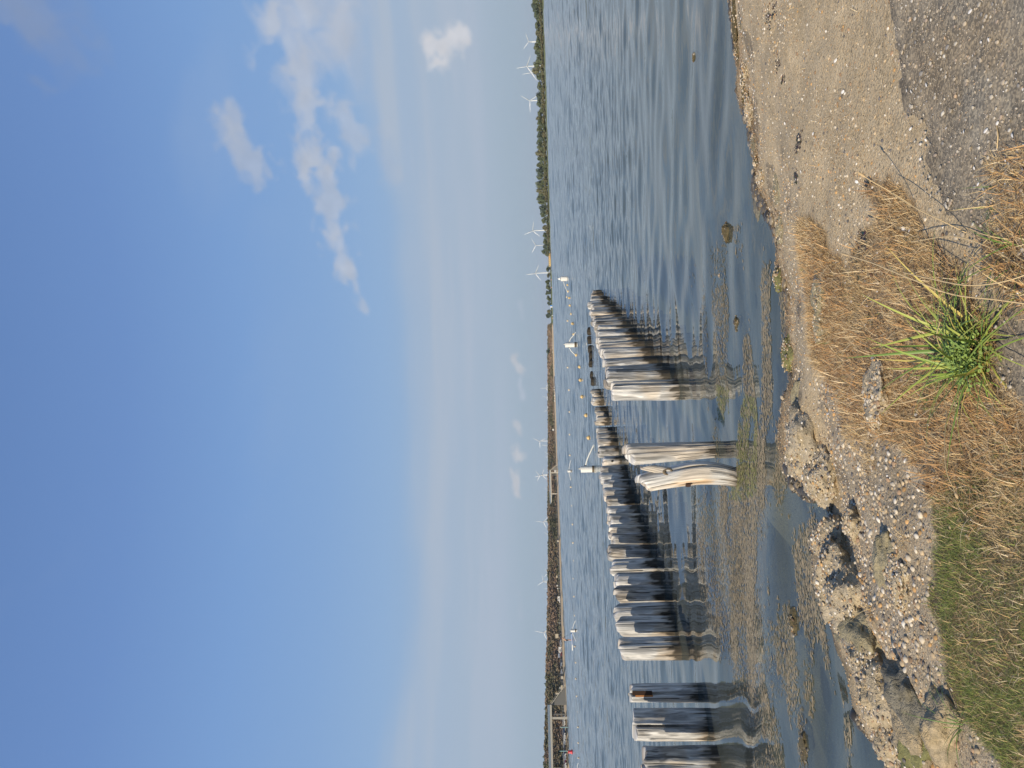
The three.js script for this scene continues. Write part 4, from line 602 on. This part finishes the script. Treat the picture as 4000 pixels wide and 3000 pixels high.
// distance of the waterline and height of the dune or bank behind it, along the photograph's y
const farD = [[-900, 760], [-300, 735], [0, 725], [300, 720], [600, 740], [900, 780], [1200, 880], [1500, 940], [1650, 900], [1800, 820], [2100, 650], [2400, 540], [2700, 465], [3000, 410], [3300, 370], [4200, 300]];
const ridgeX = [[-900, 2112], [0, 2117], [600, 2135], [950, 2140], [1010, 2142], [1150, 2140], [1250, 2141], [1400, 2141], [1600, 2142], [1800, 2143], [2000, 2142], [2100, 2146], [2400, 2144], [2700, 2142], [2900, 2142], [3000, 2142], [4200, 2175]];
const shoreAt = (py, off = 0, y = 0) => { const p = atDist(horizonX(py), py, tab(farD, py) + off); p.y = y; return p; };
const pxSize = (py, off = 0) => (tab(farD, py) + off) / F;       // metres per photo pixel there
const hAt = (px, py, off) => CAM_H + (horizonX(py) - px) * pxSize(py, off) / 1.0;
{
  const offs = [-6, 0, 5, 9, 10.5, 20, 24, 34, 44, 56, 75, 110, 3000], pos = [], col = [], uv = [], idx = []; let n = 0;
  for (let py = -900; py <= 4200; py += 12, n++) {
    const dune = sstep(1210, 1310, py), Rg = Math.max(1.6, hAt(tab(ridgeX, py), py, 56)), nz = (k) => (fbm(py * .012 + k * 3, k * 1.7, 5, 4) - .5);
    const ys = dune > .5 ? [-.4, 0, 1.0, 1.55, 1.75, 1.9, 2.2, Rg * .5, Rg * .82, Rg, Rg * .8, 2.5, 2.5] : [-.4, 0, .25, .5, .7, .9, 1.0, 1.1, 1.15, Rg * .3 + .6, 1.2, 1.2, 1.2];
    offs.forEach((o, k) => {
      const p = shoreAt(py, o + nz(k) * (k > 1 && k < 12 ? 1.2 : .3)); pos.push(p.x, ys[k] + (k > 6 && k < 11 ? nz(k + 20) * 1.1 : 0), p.z); uv.push(py * .1, o * .1);
      const sand = [.56, .42, .24], scrub = [.20, .15, .092], grass = [.17, .19, .062], road = [.30, .26, .2];
      let c = dune > .5 ? (k < 4 ? sand : k < 6 ? road : scrub) : (k < 2 ? [.16, .15, .11] : grass); const v = .8 + .5 * (nz(k + 40) + .2); col.push(...c.map(q => q * v));
    });
  }
  const m = offs.length; for (let j = 0; j < n - 1; j++) for (let k = 0; k < m - 1; k++) { const a = j * m + k, b = a + m; idx.push(a, a + 1, b + 1, a, b + 1, b); }
  const g = new THREE.BufferGeometry(); g.setAttribute('position', new THREE.Float32BufferAttribute(pos, 3)); g.setAttribute('color', new THREE.Float32BufferAttribute(col, 3)); g.setAttribute('uv', new THREE.Float32BufferAttribute(uv, 2)); g.setIndex(idx); g.computeVertexNormals();
  struct('far_shore', g, new THREE.MeshStandardMaterial({ vertexColors: true, roughness: 1, side: 2 }));
  struct('far_land', new THREE.PlaneGeometry(30000, 14000).rotateX(-Math.PI / 2).translate(0, .9, -8200), std(.15, .17, .06, 1));
}
// foliage: many small leaf faces spread through clumps
function crownGeo(seed, nC, nL, spread = [1, 1, 1], leaf = .22) { // about 1 m in radius, base at y = 0
  const r = rng(seed), pos = [], nor = []; const cs = []; for (let i = 0; i < nC; i++) { const a = r() * 6.283, q = Math.sqrt(r()) * .72, y = .28 + r() * 1.0; cs.push([Math.cos(a) * q * (1.25 - y * .45), y, Math.sin(a) * q * (1.25 - y * .45), .26 + r() * .24]); }
  for (let i = 0; i < nL; i++) { const c = cs[Math.floor(r() * nC)], u = V(r() - .5, r() - .5, r() - .5).normalize(), R = c[3] * (.72 + .35 * r()), p = V((c[0] + u.x * R) * spread[0], (c[1] + u.y * R) * spread[1], (c[2] + u.z * R) * spread[2]); const t = V(r() - .5, r() - .5, r() - .5).cross(u).normalize(), b = u.clone().cross(t), s = leaf * (.6 + r() * .7); const N = u.clone().add(V((r() - .5) * .7, (r() - .5) * .7 + .25, (r() - .5) * .7)).normalize();
    for (const [x, y] of [[-.5, -.35], [.55, -.3], [0, .6]]) { pos.push(p.x + t.x * x * s + b.x * y * s, p.y + t.y * x * s + b.y * y * s, p.z + t.z * x * s + b.z * y * s); nor.push(N.x, N.y, N.z); } }
  const g = new THREE.BufferGeometry(); g.setAttribute('position', new THREE.Float32BufferAttribute(pos, 3)); g.setAttribute('normal', new THREE.Float32BufferAttribute(nor, 3)); return g;
}
const crowns = [0, 1, 2, 3, 4].map(k => crownGeo(500 + k, 9 + k, 620)), trunkG = cyl(.05, .09, .7, 7, 0, .35, 0);
const leafM = [std(.078, .100, .045, .9, { side: 2 }), std(.098, .115, .050, .9, { side: 2 }), std(.135, .130, .062, .9, { side: 2 }), std(.062, .085, .052, .9, { side: 2 }), std(.15, .135, .065, .9, { side: 2 })], barkM = std(.10, .08, .06, .9);
function tree(name, py, off, topPx, halfPx, lm, label, grp, kind = 'tree') { // halfPx: half the crown's width in photo pixels
  const p = shoreAt(py, off, 1.0), k = pxSize(py, off), top = hAt(topPx, py, off) - 1.0, g = group(name, p, py % 6.28); tag(g, label, kind, grp);
  const w = halfPx * k * .95, h = Math.max(.8, top); const c = mesh('crown', crowns[Math.abs(Math.round(py)) % 5], leafM[lm], g); c.scale.set(w, h * .62, w); c.position.y = h * .08; if (kind === 'tree') { const t = mesh('trunk', trunkG, barkM, g); t.scale.set(w * .5, h * .7, w * .5); }
}
{
  const r = rng(808);
  const skyline = [[-40, 2086, 34], [10, 2085, 22], [28, 2082, 20], [60, 2091, 24], [95, 2094, 24], [130, 2096, 20], [160, 2098, 20], [185, 2090, 18], [205, 2093, 16], [228, 2099, 16], [250, 2089, 18], [275, 2084, 20], [300, 2099, 18], [335, 2102, 20], [372, 2098, 20], [405, 2100, 18], [440, 2103, 20], [462, 2097, 15], [480, 2102, 16], [505, 2100, 16], [530, 2101, 18], [555, 2099, 15], [575, 2101, 14], [597, 2095, 18], [620, 2102, 16], [645, 2099, 16], [668, 2097, 18], [690, 2099, 14], [718, 2095, 18], [745, 2098, 16], [772, 2099, 18], [790, 2104, 12], [812, 2108, 16], [835, 2112, 14], [860, 2117, 14], [890, 2120, 14], [920, 2122, 14], [945, 2123, 16], [965, 2122, 14], [980, 2117, 12], [992, 2130, 10]];
  skyline.forEach(([y, x, w], i) => tree('shore_tree', y, 46 + r() * 14, x, w * 1.15, [0, 1, 3, 0, 1, 2][i % 6], 'broad leafy tree in the belt along the far grass bank', 'trees of the far bank'));
  for (let y = -60; y < 985; y += 13) { const b = y < 780 ? lerp(2101, 2118, clamp(y / 700)) : 2128; tree('bank_bush', y + r() * 9, 28 + r() * 10, b + 4 + r() * 7, 13 + r() * 9, [4, 2, 1, 4, 2][Math.floor(r() * 5)], 'low olive bush in front of the far tree belt', 'bushes of the far bank', 'bush'); }
  [[1050, 2134, 13, 1], [1075, 2137, 12, 2], [1102, 2131, 11, 0], [1122, 2133, 12, 1], [1143, 2132, 12, 0], [1165, 2136, 12, 1], [1185, 2138, 10, 3], [1216, 2138, 9, 2]].forEach(([y, x, w, m]) => tree('shore_tree', y, 40, x, w * 1.2, m, 'dark green tree beside the low cream building across the water', 'trees by the cream building'));
  [[1232, 2133, 14, 'round dark tree standing alone near the beach flags'], [1370, 2135, 15, 'round dark tree standing alone behind the white beach huts']].forEach(([y, x, w, l]) => tree('lone_tree', y, 40, x, w * 1.15, 3, l));
  [[2030, 2138, 14], [1960, 2139, 12], [2250, 2142, 12], [2645, 2137, 14], [2672, 2135, 10], [2770, 2137, 14], [2870, 2140, 13], [2955, 2135, 16], [2985, 2136, 12], [3030, 2137, 16], [2690, 2139, 12]].forEach(([y, x, w]) => tree('dune_thicket', y, 52, x, w, 0, 'dark thicket growing on the crest of the dune', 'thickets on the crest of the dune', 'bush'));
  // dune scrub: a countless mat
  const sg = crownGeo(900, 5, 46, [1, 1, 1], .5), ms = [], cs = []; for (let i = 0; i < 10500; i++) { const y = 1262 + Math.pow(r(), .85) * 2018, o = 23 + r() * 40, d = sstep(1210, 1310, y), Rg = Math.max(1.6, hAt(tab(ridgeX, y), y, 56)); const p = shoreAt(y, o), t = clamp((o - 24) / 32); p.y = (d > .5 ? tab([[20, 1.9], [24, 2.2], [34, Rg * .5], [44, Rg * .82], [56, Rg], [75, Rg * .8]], o) : 1.1) - .35; const s = .8 + r() * r() * 1.7; ms.push(M4(p, QE(0, r() * 6, 0), V(s * 1.3, s * .75, s * 1.3))); const k = fbm(y * .02, o * .09, 77, 3) + (r() - .5) * .16, tl = 1.5 + .45 * r(); cs.push((k > .60 ? [.085, .082, .042] : k > .48 ? [.125, .100, .058] : k > .38 ? [.155, .115, .070] : [.18, .125, .082]).map((v, n) => v * tl));  }
  tag(copies('dune_scrub', sg, std(1, 1, 1, .95, { side: 2 }), ms, cs), 'brown and olive scrub matted over the dune slope', 'scrub');
}
// wind turbines: [hub x, hub y, blade length in photo pixels, turn of the first blade]
{
  const wm = std(.90, .90, .88, .5), bladeG = (() => { const s = [[0, 1.1], [3, 1.2], [8, 1.9], [18, 1.4], [30, .9], [40, .35]], pos = [], idx = []; s.forEach(([y, c]) => pos.push(-c * .35, y, .25, c * .65, y, 0, -c * .35, y, -.25)); for (let i = 0; i < s.length - 1; i++) for (let k = 0; k < 3; k++) { const a = i * 3 + k, b = i * 3 + (k + 1) % 3; idx.push(a, b, b + 3, a, b + 3, a + 3); } const g = new THREE.BufferGeometry(); g.setAttribute('position', new THREE.Float32BufferAttribute(pos, 3)); g.setIndex(idx); g.computeVertexNormals(); return g; })();
  const T = [[2065, 163, 30, 50], [2057.5, 259.5, 38, 7], [2075, 284, 33, 7], [2069.6, 394, 38, 90], [2080.5, 902, 36, 22], [2093, 959, 33, 60], [2091, 1068, 37, 6], [2132, 1515, 23, 4], [2135.6, 1551.5, 19, -14], [2138, 1602, 18, 27], [2108.5, 1724, 30, 90], [2139, 1740, 22, -6], [2140, 1774, 18, -44], [2139, 1787, 13, -22], [2108.5, 1858, 27, -55], [2117.5, 1856, 30, 14], [2140, 1913, 17, -37], [2143, 1940, 17, 0], [2122.6, 2038.7, 30, -8], [2142, 2087.5, 21, -31], [2144.7, 2134, 14, -51], [2139.6, 2238, 23, -67], [2122.6, 2271, 29, -82], [2145, 2300, 20, -4], [2143, 2357, 14, 13], [2124, 2470.5, 34, -14]];
  T.forEach(([hx, hy, L, rot], i) => {
    const D = 40 * F / L, p = atDist(hx, hy, D), hub = p.y, tall = hub - 1, g = group('wind_turbine', V(p.x, 1, p.z), -.42), near = hy < 1100; const m120 = ((rot % 120) + 120) % 120, how = m120 < 12 || m120 > 108 ? 'one blade straight up' : Math.abs(m120 - 60) < 12 ? 'one blade straight down' : Math.abs(m120 - 30) < 13 || Math.abs(m120 - 90) < 13 ? 'one blade level' : 'all blades slanting'; tag(g, `white wind turbine with ${how}, ${near ? 'behind the trees of the far bank' : hy < 1640 ? 'half hidden behind the low dune end' : 'rising behind the brown dune'}`, 'wind turbine', near ? 'turbines behind the tree belt' : hy < 1640 ? 'turbines behind the low dune end' : 'turbines behind the dune');
    const k = 1 + .35 * (1 - L / 38); mesh('tower', cyl(1.3 * k, 2.3 * k, tall, 14, 0, tall / 2, -3), wm, g); mesh('nacelle', box(2.6, 2.8, 8, 0, tall + .4, -3.4), wm, g); const h = mesh('hub', new THREE.SphereGeometry(1.7, 12, 8).translate(0, tall, 1.6), wm, g);
    for (let b = 0; b < 3; b++) { const m = mesh('rotor_blade', bladeG, wm, g); m.position.set(0, tall, 1.6); m.rotation.z = (rot + b * 120) * Math.PI / 180; m.scale.set(1.4 * k, 1, 1.3); }
  });
}
// raised walkways on the beach
function walkway(y0, y1, deckX, off, label, cols, ramp) { // y0 < y1: the photograph's y of its ends
  const ym = (y0 + y1) / 2, mid = shoreAt(ym, off), L = (y1 - y0) * pxSize(ym, off), deck = hAt(deckX, ym, off), g = group('raised_walkway', V(mid.x, 0, mid.z), Math.atan2(-mid.x, -mid.z)); tag(g, label, 'walkway');
  mesh('deck', box(L, 1.0, 3.2, 0, deck, 0), M.conc, g);
  for (const z of [-1.5, 1.5]) { const rail = []; const n = Math.round(L / .75); for (let i = 0; i <= n; i++) rail.push(box(.09, 1.3, .05, -L / 2 + L * i / n, deck + 1.15, z)); rail.push(box(L, .08, .07, 0, deck + 1.78, z)); mesh('railing', mergeGeometries(rail), M.steel, g); const pane = mesh('railing_panel', box(L, 1.05, .02, 0, deck + 1.12, z + .06), M.railGlass || (M.railGlass = (() => { const m = new THREE.MeshPhysicalMaterial({ transmission: .75, thickness: 0, roughness: .1 }); m.color.setRGB(.62, .70, .76); return m; })()), g); }
  for (const t of cols) { const x = lerp(L / 2, -L / 2, t); mesh('column', box(1.1, deck - .4, .7, x, (deck - .2) / 2, 1.1), M.conc, g); mesh('column', box(1.1, deck - .4, .7, x, (deck - .2) / 2, -1.1), M.conc, g); mesh('cross_beam', box(.85, .4, 3.1, x, deck - .45, 0), M.conc, g); }
  const rw = ramp, xr = L / 2, steps = 9; // stair down at the right end
  const rmp = mesh('stair_flight', box(Math.hypot(rw, deck - 1), .35, 2.6), M.conc, g); rmp.position.set(xr + rw / 2, (deck + 1) / 2, 0); rmp.rotation.z = -Math.atan2(deck - 1, rw);
  for (let i = 0; i <= steps; i++) mesh('stair_post', box(.09, 1.0, .09, xr + rw * i / steps, lerp(deck, 1, i / steps) + .55, 1.25), M.conc, g);
  const hr = mesh('hand_rail', box(Math.hypot(rw, deck - 1), .10, .10), M.conc, g); hr.position.set(xr + rw / 2, (deck + 1) / 2 + 1.05, 1.25); hr.rotation.z = rmp.rotation.z;
  mesh('end_wall', box(.5, deck - .4, 2.4, xr - L * .11, (deck - .4) / 2, -.2), M.concDark, g); const sh = new THREE.Shape([[0, .6], [rw * .95, .6], [0, deck - .35]].map(([a, b]) => new THREE.Vector2(a, b))); mesh('stair_wall', new THREE.ExtrudeGeometry(sh, { depth: 1.6, bevelEnabled: false }).translate(xr, 0, -1), M.concDark, g);
}
walkway(2786, 3060, 2161.5, 12, 'long concrete walkway on columns with glass railing and stair, above the parked cars', [.155, .73], 10);
walkway(1838, 2006, 2153.5, 16, 'slender distant walkway on two columns with a short sloping stair', [.06, .54], 5.5);
// cars, vans and other small things along the beach road
const carG = (() => { const side = new THREE.Shape([[-2.1, .32], [-2.15, .75], [-1.75, .92], [-1.2, 1.42], [.55, 1.46], [1.25, .95], [2.0, .82], [2.15, .55], [2.1, .32]].map(([a, b]) => new THREE.Vector2(a, b))); return new THREE.ExtrudeGeometry(side, { depth: 1.6, bevelEnabled: true, bevelSize: .06, bevelThickness: .08, bevelSegments: 2 }).translate(0, 0, -.8); })();
const glassG = (() => { const s = new THREE.Shape([[-1.45, .96], [-1.08, 1.34], [.5, 1.37], [1.0, .98]].map(([a, b]) => new THREE.Vector2(a, b))); return new THREE.ExtrudeGeometry(s, { depth: 1.80, bevelEnabled: false }).translate(0, 0, -.9); })(), wheelG = cyl(.32, .32, .22, 14).rotateX(Math.PI / 2);
function roadYaw(py, off) { const a = shoreAt(py, off); return Math.atan2(-a.x, -a.z); }   // broadside to the water in front
function car(py, off, paint, label, y = 1.85, flip = 0, s = 1) { const g = group('parked_car', shoreAt(py, off, y), roadYaw(py, off) + (flip ? Math.PI : 0)); g.scale.setScalar(s); tag(g, label, 'car', 'cars along the beach road'); mesh('body', carG, paint, g); mesh('windows', glassG, M.glassy, g); for (const x of [-1.35, 1.35]) for (const z of [-.82, .82]) { const w = mesh('wheel', wheelG, M.tyre, g); w.position.set(x, .32, z); } }
[[2488, M.black, 'black'], [2500, M.navy, 'dark blue'], [2512, M.silver, 'silver'], [2561, M.maroon, 'dark red'], [2575, M.black, 'black'], [2590, M.navy, 'dark blue'], [2603, M.silver, 'silver'], [2616, M.black, 'black'], [2629, M.silver, 'silver']].forEach(([y, m, c], i) => car(y, 13 + (i % 2), m, `${c} car parked on the beach road near the wide signboard`, 1.85, i % 3 === 0, 1));
[[2798, M.black, 'black'], [2812, M.silver, 'silver'], [2824, M.white, 'white'], [2852, M.silver, 'silver'], [2868, M.navy, 'dark blue'], [2880, M.white, 'white'], [2900, M.white, 'white'], [2914, M.silver, 'silver'], [2926, M.black, 'black'], [2948, M.navy, 'dark blue'], [2962, M.white, 'white'], [2974, M.silver, 'silver'], [2986, M.maroon, 'maroon'], [2998, M.white, 'white']].forEach(([y, m, c], i) => car(y, 4.2 + (i % 2) * 1.2, m, `${c} car parked before the long walkway`, 1.2, i % 3 === 1, 1));
[[2862, M.navy, 'dark blue car under the long walkway', 22], [2950, M.white, 'white car under the long walkway', 22], [1872, M.white, 'tiny white car under the slender walkway', 24]].forEach(([y, m, l, o]) => car(y, o, m, l, 2.0));
function van(py, off, label, L = 5.4, hgt = 2.3, m = M.white, cab = true) { const g = group('camper_van', shoreAt(py, off, 1.8), roadYaw(py, off)); tag(g, label, 'van'); mesh('body', box(L, hgt, 2, 0, hgt / 2 + .35, 0), m, g); if (cab) { mesh('cab', new THREE.ExtrudeGeometry(new THREE.Shape([[-L / 2, .4], [-L / 2, hgt * .8], [-L / 2 - .6, hgt * .75], [-L / 2 - 1.5, hgt * .45], [-L / 2 - 1.6, .4]].map(([a, b]) => new THREE.Vector2(a, b))), { depth: 1.9, bevelEnabled: false }).translate(0, 0, -.95), m, g); mesh('windscreen', box(.05, .7, 1.7, -L / 2 - 1.02, hgt * .62, 0).translate(0, 0, 0), M.glassy, g); } mesh('side_window', box(1.2, .55, .04, -.4, hgt * .72, 1.02), M.glassy, g); for (const x of [-L / 2 - .6, L / 2 - 1]) for (const z of [-.9, .9]) { const w = mesh('wheel', wheelG, M.tyre, g); w.position.set(x, .34, z); } return g; }
van(2538, 13, 'white camper van between the dark parked cars', 3.6, 2.1); van(2338, 12, 'white box truck alone on the beach road', 3.2, 1.9); van(1838, 9, 'white van at the foot of the slender walkway stair', 3.2, 2.2, M.white, false); van(2692, 12, 'pale long vehicle beside the dark beach cabin', 4.2, 1.2, M.pale, false);
function cabin(py, off, w, h, label, m1, m2) { const g = group('beach_cabin', shoreAt(py, off, 1.6), roadYaw(py, off)); g.scale.setScalar(1.7); tag(g, label, 'cabin'); mesh('front_wall', box(w, h, 2.4, 0, h / 2, 0), m1, g); mesh('roof', box(w + .3, .14, 2.9, 0, h + .07, 0), M.concDark, g); mesh('door', box(w * .36, h * .86, .06, 0, h * .45, 1.23), m2, g); mesh('window', box(w * .18, h * .3, .05, w * .33, h * .6, 1.23), M.glassy, g); mesh('window', box(w * .18, h * .3, .05, -w * .33, h * .6, 1.23), M.glassy, g); }
cabin(2647, 10, 2.7, 1.15, 'dark beach cabin with a grey middle panel at the road', std(.06, .065, .07, .7), M.conc); cabin(2114, 9, 2.5, 1.2, 'small dark and grey cabin where the dune meets the sand', std(.07, .07, .08, .7), M.conc);
function signboard(x0, x1, y0, y1, off, label, m = M.pale, post = true) { const py = (y0 + y1) / 2, k = pxSize(py, off), h = (x1 - x0) * k, w = (y1 - y0) * k, top = hAt(x0, py, off), p = shoreAt(py, off), g = group('signboard', V(p.x, 0, p.z), roadYaw(py, off)); tag(g, label, 'sign'); mesh('panel', box(w, h, .08, 0, top - h / 2, 0), m, g); if (post) for (const s of [-.35, .35]) mesh('post', box(.1, top - h + .2, .1, w * s, (top - h) / 2 + .1, -.08), M.steel, g); }
signboard(2171, 2182, 2477, 2491, 20, 'wide pale board with small markings above the parked cars'); signboard(2173, 2178, 2249, 2257, 18, 'small cream board on the dune foot'); signboard(2181, 2187, 2554, 2568, 16, 'blue-grey information board behind the road', M.steel); signboard(2175, 2179, 2285, 2290, 14, 'small round edged white sign beside another', M.white); signboard(2177, 2180, 2297, 2301, 14, 'small square white sign beside another', M.white); signboard(2173, 2186, 2707, 2712, 14, 'narrow upright cream board by the walkway stair', M.pale); signboard(2187, 2190, 2684, 2690, 16, 'small white plate behind the pale long vehicle', M.white); signboard(2158, 2163, 1675, 1682, 18, 'cream kiosk board at the foot of the far dune', M.white);
function pole(px0, px1, py, off, m, r, label) { const top = hAt(px0, py, off), bot = hAt(px1, py, off), p = shoreAt(py, off); const g = group('marker_pole', V(p.x, 0, p.z)); tag(g, label, 'pole'); mesh('shaft', cyl(r, r, top - bot, 10, 0, (top + bot) / 2, 0), m, g); mesh('cap', cyl(r * .4, r * 1.1, .18, 10, 0, top + .08, 0), m, g); }
pole(2191, 2216, 2841, -3, M.teal, .17, 'pale turquoise pole standing in the water before the walkway column'); pole(2190, 2216, 2934, -3, M.teal, .17, 'pale turquoise pole standing in the water behind the red buoy'); pole(2207, 2220, 2890, -2, M.black, .12, 'short black post at the waterline of the beach'); pole(2207, 2219, 2906, -2, M.pale, .08, 'thin white post at the waterline of the beach'); pole(2180, 2192, 2433, 8, M.white, .10, 'white post on the sand by the beach road');
{ // guard rail along the beach road
  const P = []; for (let y = 1580; y <= 3100; y += 18) P.push(shoreAt(y, 11.5, 2.95)); const c = new THREE.CatmullRomCurve3(P), g = group('guard_rail', V(0, 0, 0)); tag(g, 'long pale guard rail running between beach and dune', 'guard rail'); mesh('rail', new THREE.TubeGeometry(c, 240, .085, 5), M.pale, g); const rp = []; for (let i = 0; i <= 120; i++) { const p = c.getPoint(i / 120); rp.push(box(.1, 1.0, .1, p.x, p.y - .5, p.z)); } mesh('rail_posts', mergeGeometries(rp), M.steel, g).userData.kind = 'stuff';
  // low cream building, huts and quay across the water
  const b = group('low_building', shoreAt(1014, 30, 1.0), roadYaw(1014, 30)); tag(b, 'long low cream building with a reddish porch across the water', 'building'); const L = 52 * pxSize(1014, 30), hh = 2.3; mesh('wall', box(L, hh, 6, 0, hh / 2, 0), M.cream, b); mesh('roof', box(L + .4, .18, 6.6, 0, hh + .09, 0), M.concDark, b); mesh('door', box(.6, 1.7, .08, L * .12, .9, 3.02), M.orange, b); for (let i = 0; i < 6; i++) mesh('window', box(.8, .55, .06, -L * .42 + i * L * .14, 1.35, 3.02), M.glassy, b); mesh('porch_post', box(.3, hh, .3, L * .24, hh / 2, 3.3), M.orange, b);
  const q = group('quay', shoreAt(1000, 2, 0), roadYaw(1000, 2)); tag(q, 'dark timber quay wall along the far waterline', 'quay'); mesh('quay_wall', box(34, .9, 2, 0, .45, 0), std(.045, .030, .035, .9), q); mesh('quay_cap', box(34, .12, 2.3, 0, .96, 0), M.concDark, q);
  const q2 = group('pontoon', shoreAt(1505, -4, 0), roadYaw(1505, -4)); tag(q2, 'navy blue moored pontoon at the end of the sandy beach', 'pontoon'); mesh('pontoon_hull', box(24, 1.0, 3, 0, .5, 0), M.navy, q2); mesh('pontoon_deck', box(24, .12, 3.2, 0, 1.06, 0), M.silver, q2);
  [[1512, 'white'], [1522, 'white'], [1533, 'pale'], [1545, 'white'], [1556, 'pale'], [1566, 'white']].forEach(([y, c], i) => { const g2 = group('moored_boat', shoreAt(y, -2.2, .9), roadYaw(y, 0)); tag(g2, 'small white boat laid up at the navy pontoon', 'boat', 'boats at the pontoon'); mesh('hull', box(1.7, .5, 1.1, 0, .3, 0), M[c], g2); mesh('cabin', box(.8, .5, .9, -.2, .75, 0), M.white, g2); if (i % 2) mesh('mast', cyl(.04, .05, 2.4, 6, .3, 1.7, 0), M.white, g2); });
  [[1325, 12], [1337, 14], [1348, 12], [1360, 12], [1374, 12]].forEach(([y, w]) => { const k = pxSize(y, 14), g2 = group('beach_hut', shoreAt(y, 14, .9), roadYaw(y, 14)); tag(g2, 'white beach hut in the line below the lone dark tree', 'beach hut', 'white beach huts'); mesh('wall', box(w * k * .8, 1.3, 2, 0, .65, 0), M.white, g2); mesh('roof', new THREE.CylinderGeometry(.001, w * k * .62, .6, 4).rotateY(Math.PI / 4).translate(0, 1.6, 0), M.pale, g2); mesh('door', box(.6, .9, .05, 0, .45, 1.03), M.glassy, g2); });
  [1093, 1123, 1232, 1243].forEach((y, i) => { const g2 = group('cone_marker', shoreAt(y, 3, .3)); tag(g2, ['pinkish red cone marker on the far beach', 'slim pinkish red cone marker on the far beach', 'whitish cone marker below the round lone tree', 'pale pink cone marker below the round lone tree'][i], 'marker'); mesh('cone', cyl(.05, .55, 1.7, 10, 0, .85, 0), i === 2 ? M.white : std(.55, .20, .16, .7), g2); mesh('foot', cyl(.6, .6, .2, 10, 0, .1, 0), M.white, g2); });
  const bb = group('blue_cabin', shoreAt(1197, 10, .6), roadYaw(1197, 10)); tag(bb, 'blue and white cabin on the far beach', 'cabin'); mesh('wall', box(3.0, 2.9, 2.4, 0, 1.45, 0), M.blue, bb); mesh('white_front', box(1.4, 2.6, .1, -.7, 1.3, 1.24), M.white, bb); mesh('roof', box(3.2, .15, 2.7, 0, 2.98, 0), M.white, bb);
  const rb = group('red_mooring_buoy', shoreAt(1859, -6, 0)); tag(rb, 'small red buoy off the beach below the slender walkway', 'buoy'); mesh('drum', cyl(.42, .5, .9, 14, 0, .4, 0), std(.62, .12, .10, .6), rb); mesh('lug', cyl(.1, .1, .2, 8, 0, .95, 0), M.black, rb);
}

scene.fog = new THREE.FogExp2(new THREE.Color(.62, .70, .80), .00006);
renderer.render(scene, camera);
